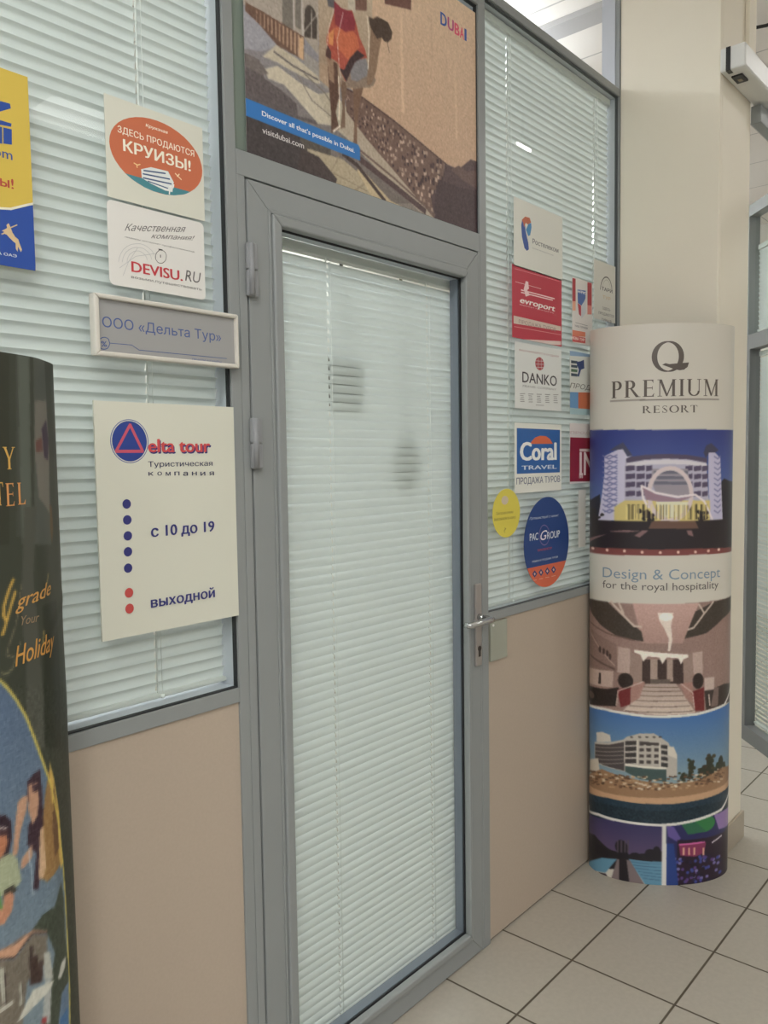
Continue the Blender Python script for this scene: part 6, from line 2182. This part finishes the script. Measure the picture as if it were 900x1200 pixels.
# framed plaque
pq = empty('name_plaque', (.9845, -.0005, 1.824)); tag(pq, 'grey company name plaque in a white frame reading Delta Tour in blue', 'sign')
mb = MB(); X0, X1, Z0, Z1 = .812, 1.158, 1.822, 1.940
mitre_ring(mb, X0, X1, Z0, Z1, X0+.011, X1-.008, Z0+.009, Z1-.009, -.022, -.0005)
mb.build('plaque_frame', PAPER_EDGE, pq, bevel=.003)
d = PRINTS['plaque']
S = Sheet(lambda u, v, l: (d['u0']+u/1000, -.014-l*.00012, d['v0']+v/1000), 1.15); vector_ops(S, d)
V = [(.8225,-.014,1.8305),(1.1505,-.014,1.8305),(1.1505,-.014,1.9315),(.8225,-.014,1.9315)]
V += [(a,-.001,c) for a,b,c in V]
S.build('plaque_face', PRINT, pq, ([tuple(Vector(p)) for p in V], [[0,1,2,3],[7,6,5,4],[0,4,5,1],[1,5,6,2],[2,6,7,3],[3,7,4,0]], colour(d['base'], 1.15)), org=pq.location)

pl = MB().box(2.179,2.276,-.004,.0055,.951,1.080).build('wall_plate', PLATE, bevel=.0015)
tag(pl, 'small pale green square plate on the beige panel beside the door handle', 'plate')
MB().box(2.1795,2.2755,.0056,.006,.9515,1.0795).build('backing', CARD, pl) if False else None
s1 = MB().tube([(2.192,-.0036,1.070),(2.192,-.0062,1.070)], .0042, 12)
s1.build('screw_head', WHITEP, pl)

# ------------------------------------------------------------------ curved advertising columns
def column(key, name, label, A, B, b, H, gain, mt, res, wrinkle=0, closed=False):
    d = PRINTS[key]
    ax, ay = A; bx_, by = B; M = Vector(((ax+bx_)/2, (ay+by)/2)); e1 = Vector((bx_-ax, by-ay)); a = e1.length/2; e1.normalize(); e2 = Vector((e1.y, -e1.x))
    n = 2000; th = np.linspace(0, PI, n); X = -a*np.cos(th); Y = b*np.sin(th)
    s_ = np.concatenate([[0], np.cumsum(np.hypot(np.diff(X), np.diff(Y)))])
    org = (M.x, M.y, 0)
    def base(u, off):
        t = float(np.interp(u/1000, s_, th))
        nx, ny = -math.cos(t)/a, math.sin(t)/b; k = math.hypot(nx, ny); nx /= k; ny /= k
        p = M+e1*(-a*math.cos(t)+nx*off)+e2*(b*math.sin(t)+ny*off); return p
    cache = {}
    def fn(u, v, l):
        off = l*.00018
        if wrinkle:
            z = v/1000; q = u/1000
            off += wrinkle*(math.sin(q*62+.6*math.sin(z*3.1))*.5+math.sin(q*27+z*1.7+1)*.6+.35*math.sin(z*19+q*31)*math.exp(-((z-1.28)/.13)**2)+.5*math.exp(-((z-1.26-(q-.5)*.5)/.012)**2))
            p = base(u, off)
        else:
            k = (round(u, 2), off)
            if k not in cache: cache[k] = base(u, off)
            p = cache[k]
        return (p.x, p.y, v/1000+.0005)
    r = empty(name, org); tag(r, label, 'banner')
    sk = raster_sheet('printed_wrap', d, fn, gain, mt, res, org, r, fine=6)
    sk.data.polygons.foreach_set('use_smooth', [True]*len(sk.data.polygons))
    # card core behind the print, 6 mm thick
    mb = MB(); N = 48; L = s_[-1]*1000
    outer = [base(L*i/N, -.002-wrinkle*2) for i in range(N+1)]; inner = [base(L*i/N, -.008-wrinkle*2) for i in range(N+1)]
    if closed: prof = [(p.x, p.y) for p in outer]
    else: prof = [(p.x, p.y) for p in outer]+[(p.x, p.y) for p in inner[::-1]]
    mb.prism(prof, lambda p, t: (p[0], p[1], t), .0, H-.002, smooth=False)
    mb.build('card_core', CARD, r)
    return r
P = PRINTS['resort']
column('resort', 'advertising_column', 'tall white curved advertising column for a premium resort standing beside the cream pillar', P['A'], P['B'], P['b'], P['h']/1000, GAIN, PRINT_S, 3.2)
P = PRINTS['hotel']
column('hotel', 'advertising_column', 'dark green curved advertising column with gold lettering at the left edge', P['A'], P['B'], P['b'], P['h']/1000, 1.2, FABRIC, 3.2, wrinkle=.0022, closed=True)

# ------------------------------------------------------------------ pillar
MB().box(3.1505,3.48,-.39,.075,0,CEIL).box(3.13,3.1505,-.39,-.0005,0,CEIL).build('wall_pillar', PILLAR, kind='structure', bevel=.004)
sk = MB().box(3.118,3.492,-.402,-.3905,0,.115).box(3.118,3.1295,-.39,-.001,0,.115).box(3.4805,3.492,-.39,.075,0,.115).build('baseboard_pillar', SKIRT, kind='structure', bevel=.003)
MB().box(3.395,3.478,-.408,-.3903,3.06,CEIL-.002).build('trim_12', PILLAR, kind='structure', bevel=.003)

# door operator box on the pillar, running on to the right
op = empty('door_operator', (4.2, -.39, 3.0)); tag(op, 'long white automatic door operator box high on the cream pillar', 'door operator')
MB().box(3.118,5.1,-.480,-.3905,3.008,3.092).build('casing', WHITEP, op, bevel=.007)
MB().box(3.1165,3.119,-.428,-.412,3.010,3.090).box(3.1165,3.150,-.428,-.412,3.0065,3.009).build('black_band', BLACKP, op)
sn = MB().box(3.175,3.245,-.452,-.412,3.002,3.0085).build('sensor_window', BLACKP, op, bevel=.002)
MB().box(3.205,3.226,-.440,-.425,3.0005,3.002).build('sensor_lens', mat('sensor_lens', (150,140,120), .2), op)
MB().box(3.4805,5.1,-.43,-.39,2.93,3.0).build('trim_13', FR, kind='structure', bevel=.003)

# oblique glazed partition beyond the pillar, with its own blind
W2 = Matrix.Translation((4.735, .0, 0)) @ Matrix.Rotation(math.radians(-138), 4, 'Z')
def far(name, boxes, m, parent=None, bevel=0, kind=None):
    b = MB()
    for q in boxes: b.box(*q, M=W2)
    return b.build(name, m, parent, bevel, kind)
d2 = empty('door_2', tuple(W2 @ Vector((.6,0,0))), 'structure')
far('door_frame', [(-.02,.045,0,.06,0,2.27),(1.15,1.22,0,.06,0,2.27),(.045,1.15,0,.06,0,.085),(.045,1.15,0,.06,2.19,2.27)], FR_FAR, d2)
far('pane', [(.05,1.145,.035,.040,.09,2.185)], GLASS, d2)
w6 = empty('window_6', tuple(W2 @ Vector((.6,0,2.3))), 'structure')
far('window_frame', [(-.02,.02,0,.06,2.27,2.97),(1.18,1.22,0,.06,2.27,2.97),(.02,1.18,0,.06,2.91,2.97)], FR, w6)
far('pane', [(.022,1.178,.035,.040,2.272,2.908)], GLASS, w6)
def far_blind(x0, x1, z0, z1, label, lift=0):
    r = empty('window_blind', tuple(W2 @ Vector(((x0+x1)/2, .056, z0)))); tag(r, label, 'blind')
    mb = MB(); n = int((z1-z0)/.025)
    for i in range(n):
        z = z0+.012+i*.025
        b = len(mb.v)
        for x in (x0, x1):
            for k in range(5):
                a = -.0135+.027*k/4
                mb.v.append(tuple(W2 @ Vector((x, .056-a*.45, z+a*.88))))
        for k in range(4): mb.f.append([b+k,b+k+1,b+5+k+1,b+5+k]); mb.sm.append(True)
    mb.build('slats', SLAT, r)
    b = MB().box(x0,x1,.046,.068,z1,z1+.025,M=W2); b.build('head_rail', SLAT_METAL, r)
    b = MB().box(x0,x1,.047,.066,z0-.012,z0-.002,M=W2); b.build('bottom_rail', SLAT_METAL, r)
far_blind(.06,1.14,.115,2.15,'tall venetian blind behind the glazed door seen past the cream pillar')
far_blind(.03,1.17,2.30,2.73,'short bright venetian blind above the far glazed door at the right edge')

# black cable loop near the ceiling at the far right
cb = MB().tube([(4.40,.06,3.85),(4.42,.03,3.80),(4.455,-.01,3.795),(4.50,-.06,3.80),(4.56,-.13,3.815),(4.62,-.20,3.85)], .009, 8).build('ceiling_cable', BLACKP)
tag(cb, 'short black cable looping below the ceiling beyond the pillar', 'cable')

# ------------------------------------------------------------------ ceiling lights of the hall, and fill lamps added to the office
def lamp(x, y, sx, sy, power, colr, label=None, spread=None, group='square ceiling light panels', visible=True):
    r = empty('ceiling_light', (x, y, CEIL-.03))
    tag(r, label or 'square white ceiling light panel', 'ceiling light', group)
    b = MB(); t = .02
    b.box(x-sx/2-t,x+sx/2+t,y-sy/2-t,y-sy/2,CEIL-.03,CEIL-.001).box(x-sx/2-t,x+sx/2+t,y+sy/2,y+sy/2+t,CEIL-.03,CEIL-.001).box(x-sx/2-t,x-sx/2,y-sy/2,y+sy/2,CEIL-.03,CEIL-.001).box(x+sx/2,x+sx/2+t,y-sy/2,y+sy/2,CEIL-.03,CEIL-.001)
    b.build('lamp_frame', WHITEP, r)
    m = bpy.data.materials.new('lamp_diffuser'); m.use_nodes = True; nt = m.node_tree; nt.nodes.clear()
    e = nt.nodes.new('ShaderNodeEmission'); e.inputs[0].default_value = (*colr, 1); e.inputs[1].default_value = power
    oo = nt.nodes.new('ShaderNodeOutputMaterial'); nt.links.new(e.outputs[0], oo.inputs[0])
    MB().box(x-sx/2,x+sx/2,y-sy/2,y+sy/2,CEIL-.048,CEIL-.0305).build('diffuser', m, r)
def pendant(x, y, sx, sy, power, colr, label, group):  # lamps added out of sight to brighten the office ceiling and blinds
    z = CEIL-.34; r = empty('office_fill_lamp', (x, y, z)); tag(r, label, 'lamp', group)
    m = bpy.data.materials.new('lamp_diffuser'); m.use_nodes = True; nt = m.node_tree; nt.nodes.clear()
    e = nt.nodes.new('ShaderNodeEmission'); e.inputs[0].default_value = (*colr, 1); e.inputs[1].default_value = power
    oo = nt.nodes.new('ShaderNodeOutputMaterial'); nt.links.new(e.outputs[0], oo.inputs[0])
    MB().box(x-sx/2, x+sx/2, y-sy/2, y+sy/2, z, z+.03).build('diffuser', m, r)
    MB().box(x-sx/2-.012,x-sx/2-.0005,y-sy/2,y+sy/2,z-.004,z+.034).box(x+sx/2+.0005,x+sx/2+.012,y-sy/2,y+sy/2,z-.004,z+.034).build('end_cap', WHITEP, r)
    MB().tube([(x-sx/2-.006,y,z+.034),(x-sx/2-.006,y,CEIL)], .002, 5).tube([(x+sx/2+.006,y,z+.034),(x+sx/2+.006,y,CEIL)], .002, 5).build('hanging_wire', CORD, r)
WARM = (1.0, .99, .965); COOL = (.90, .96, 1.0)
HALL = 25.0
for x, y in ((-2.2,-1.6),(-.6,-1.6),(-2.2,-3.6),(-.6,-3.6),(-.6,-5.4),(-2.2,-5.4)):
    lamp(x, y, .6, .6, HALL*1.6, WARM, 'square ceiling light panel over the hall, outside the picture')
lamp(2.75,-3.45,.55,.35,HALL*.3,WARM,'square ceiling light panel mirrored at the top of the left window', group=None)
lamp(5.16,-1.50,.30,.24,HALL*2.2,WARM,'small ceiling light mirrored in the right window', group=None)
lamp(5.6,-3.4,.6,.6,HALL*1.2,WARM,'square ceiling light panel over the far end of the hall', group=None)
for x, y, pw in ((.2,1.3,16),(1.7,1.3,25),(3.6,1.3,30),(4.6,2.7,26),(6.6,1.8,26)):
    pendant(x, y, .9, .3, pw, COOL, 'long white lamp added unseen in the office to light ceiling and blinds', group='added fill lamps in the office')

w = bpy.data.worlds.new('ambient'); bpy.context.scene.world = w; w.use_nodes = True
w.node_tree.nodes['Background'].inputs[0].default_value = (.80,.83,.84,1); w.node_tree.nodes['Background'].inputs[1].default_value = .5

# ------------------------------------------------------------------ camera
yaw, pitch, roll, F, d_, h_ = 0.8530880195, -0.0648233656, -0.0146151533, 945.725, 1.45207301, 1.61494364
cy, sy, cp, sp = math.cos(yaw), math.sin(yaw), math.cos(pitch), math.sin(pitch)
f = Vector((sy*cp, cy*cp, sp)); r = Vector((cy, -sy, 0)); u = r.cross(f)
r2 = r*math.cos(roll)+u*math.sin(roll); u2 = -r*math.sin(roll)+u*math.cos(roll)
cam = bpy.data.cameras.new('camera'); co = bpy.data.objects.new('camera', cam); C.objects.link(co)
M = Matrix((r2, u2, -f)).transposed().to_4x4(); M.translation = (0, -d_, h_); co.matrix_world = M
cam.sensor_fit = 'VERTICAL'; cam.sensor_height = 36; cam.lens = F*36/1200; cam.clip_start = .02
sc = bpy.context.scene; sc.camera = co
sc.view_settings.view_transform = 'Standard'; sc.view_settings.look = 'None'; sc.view_settings.gamma = 1; sc.view_settings.use_curve_mapping = False
sc.view_settings.exposure = -0.10
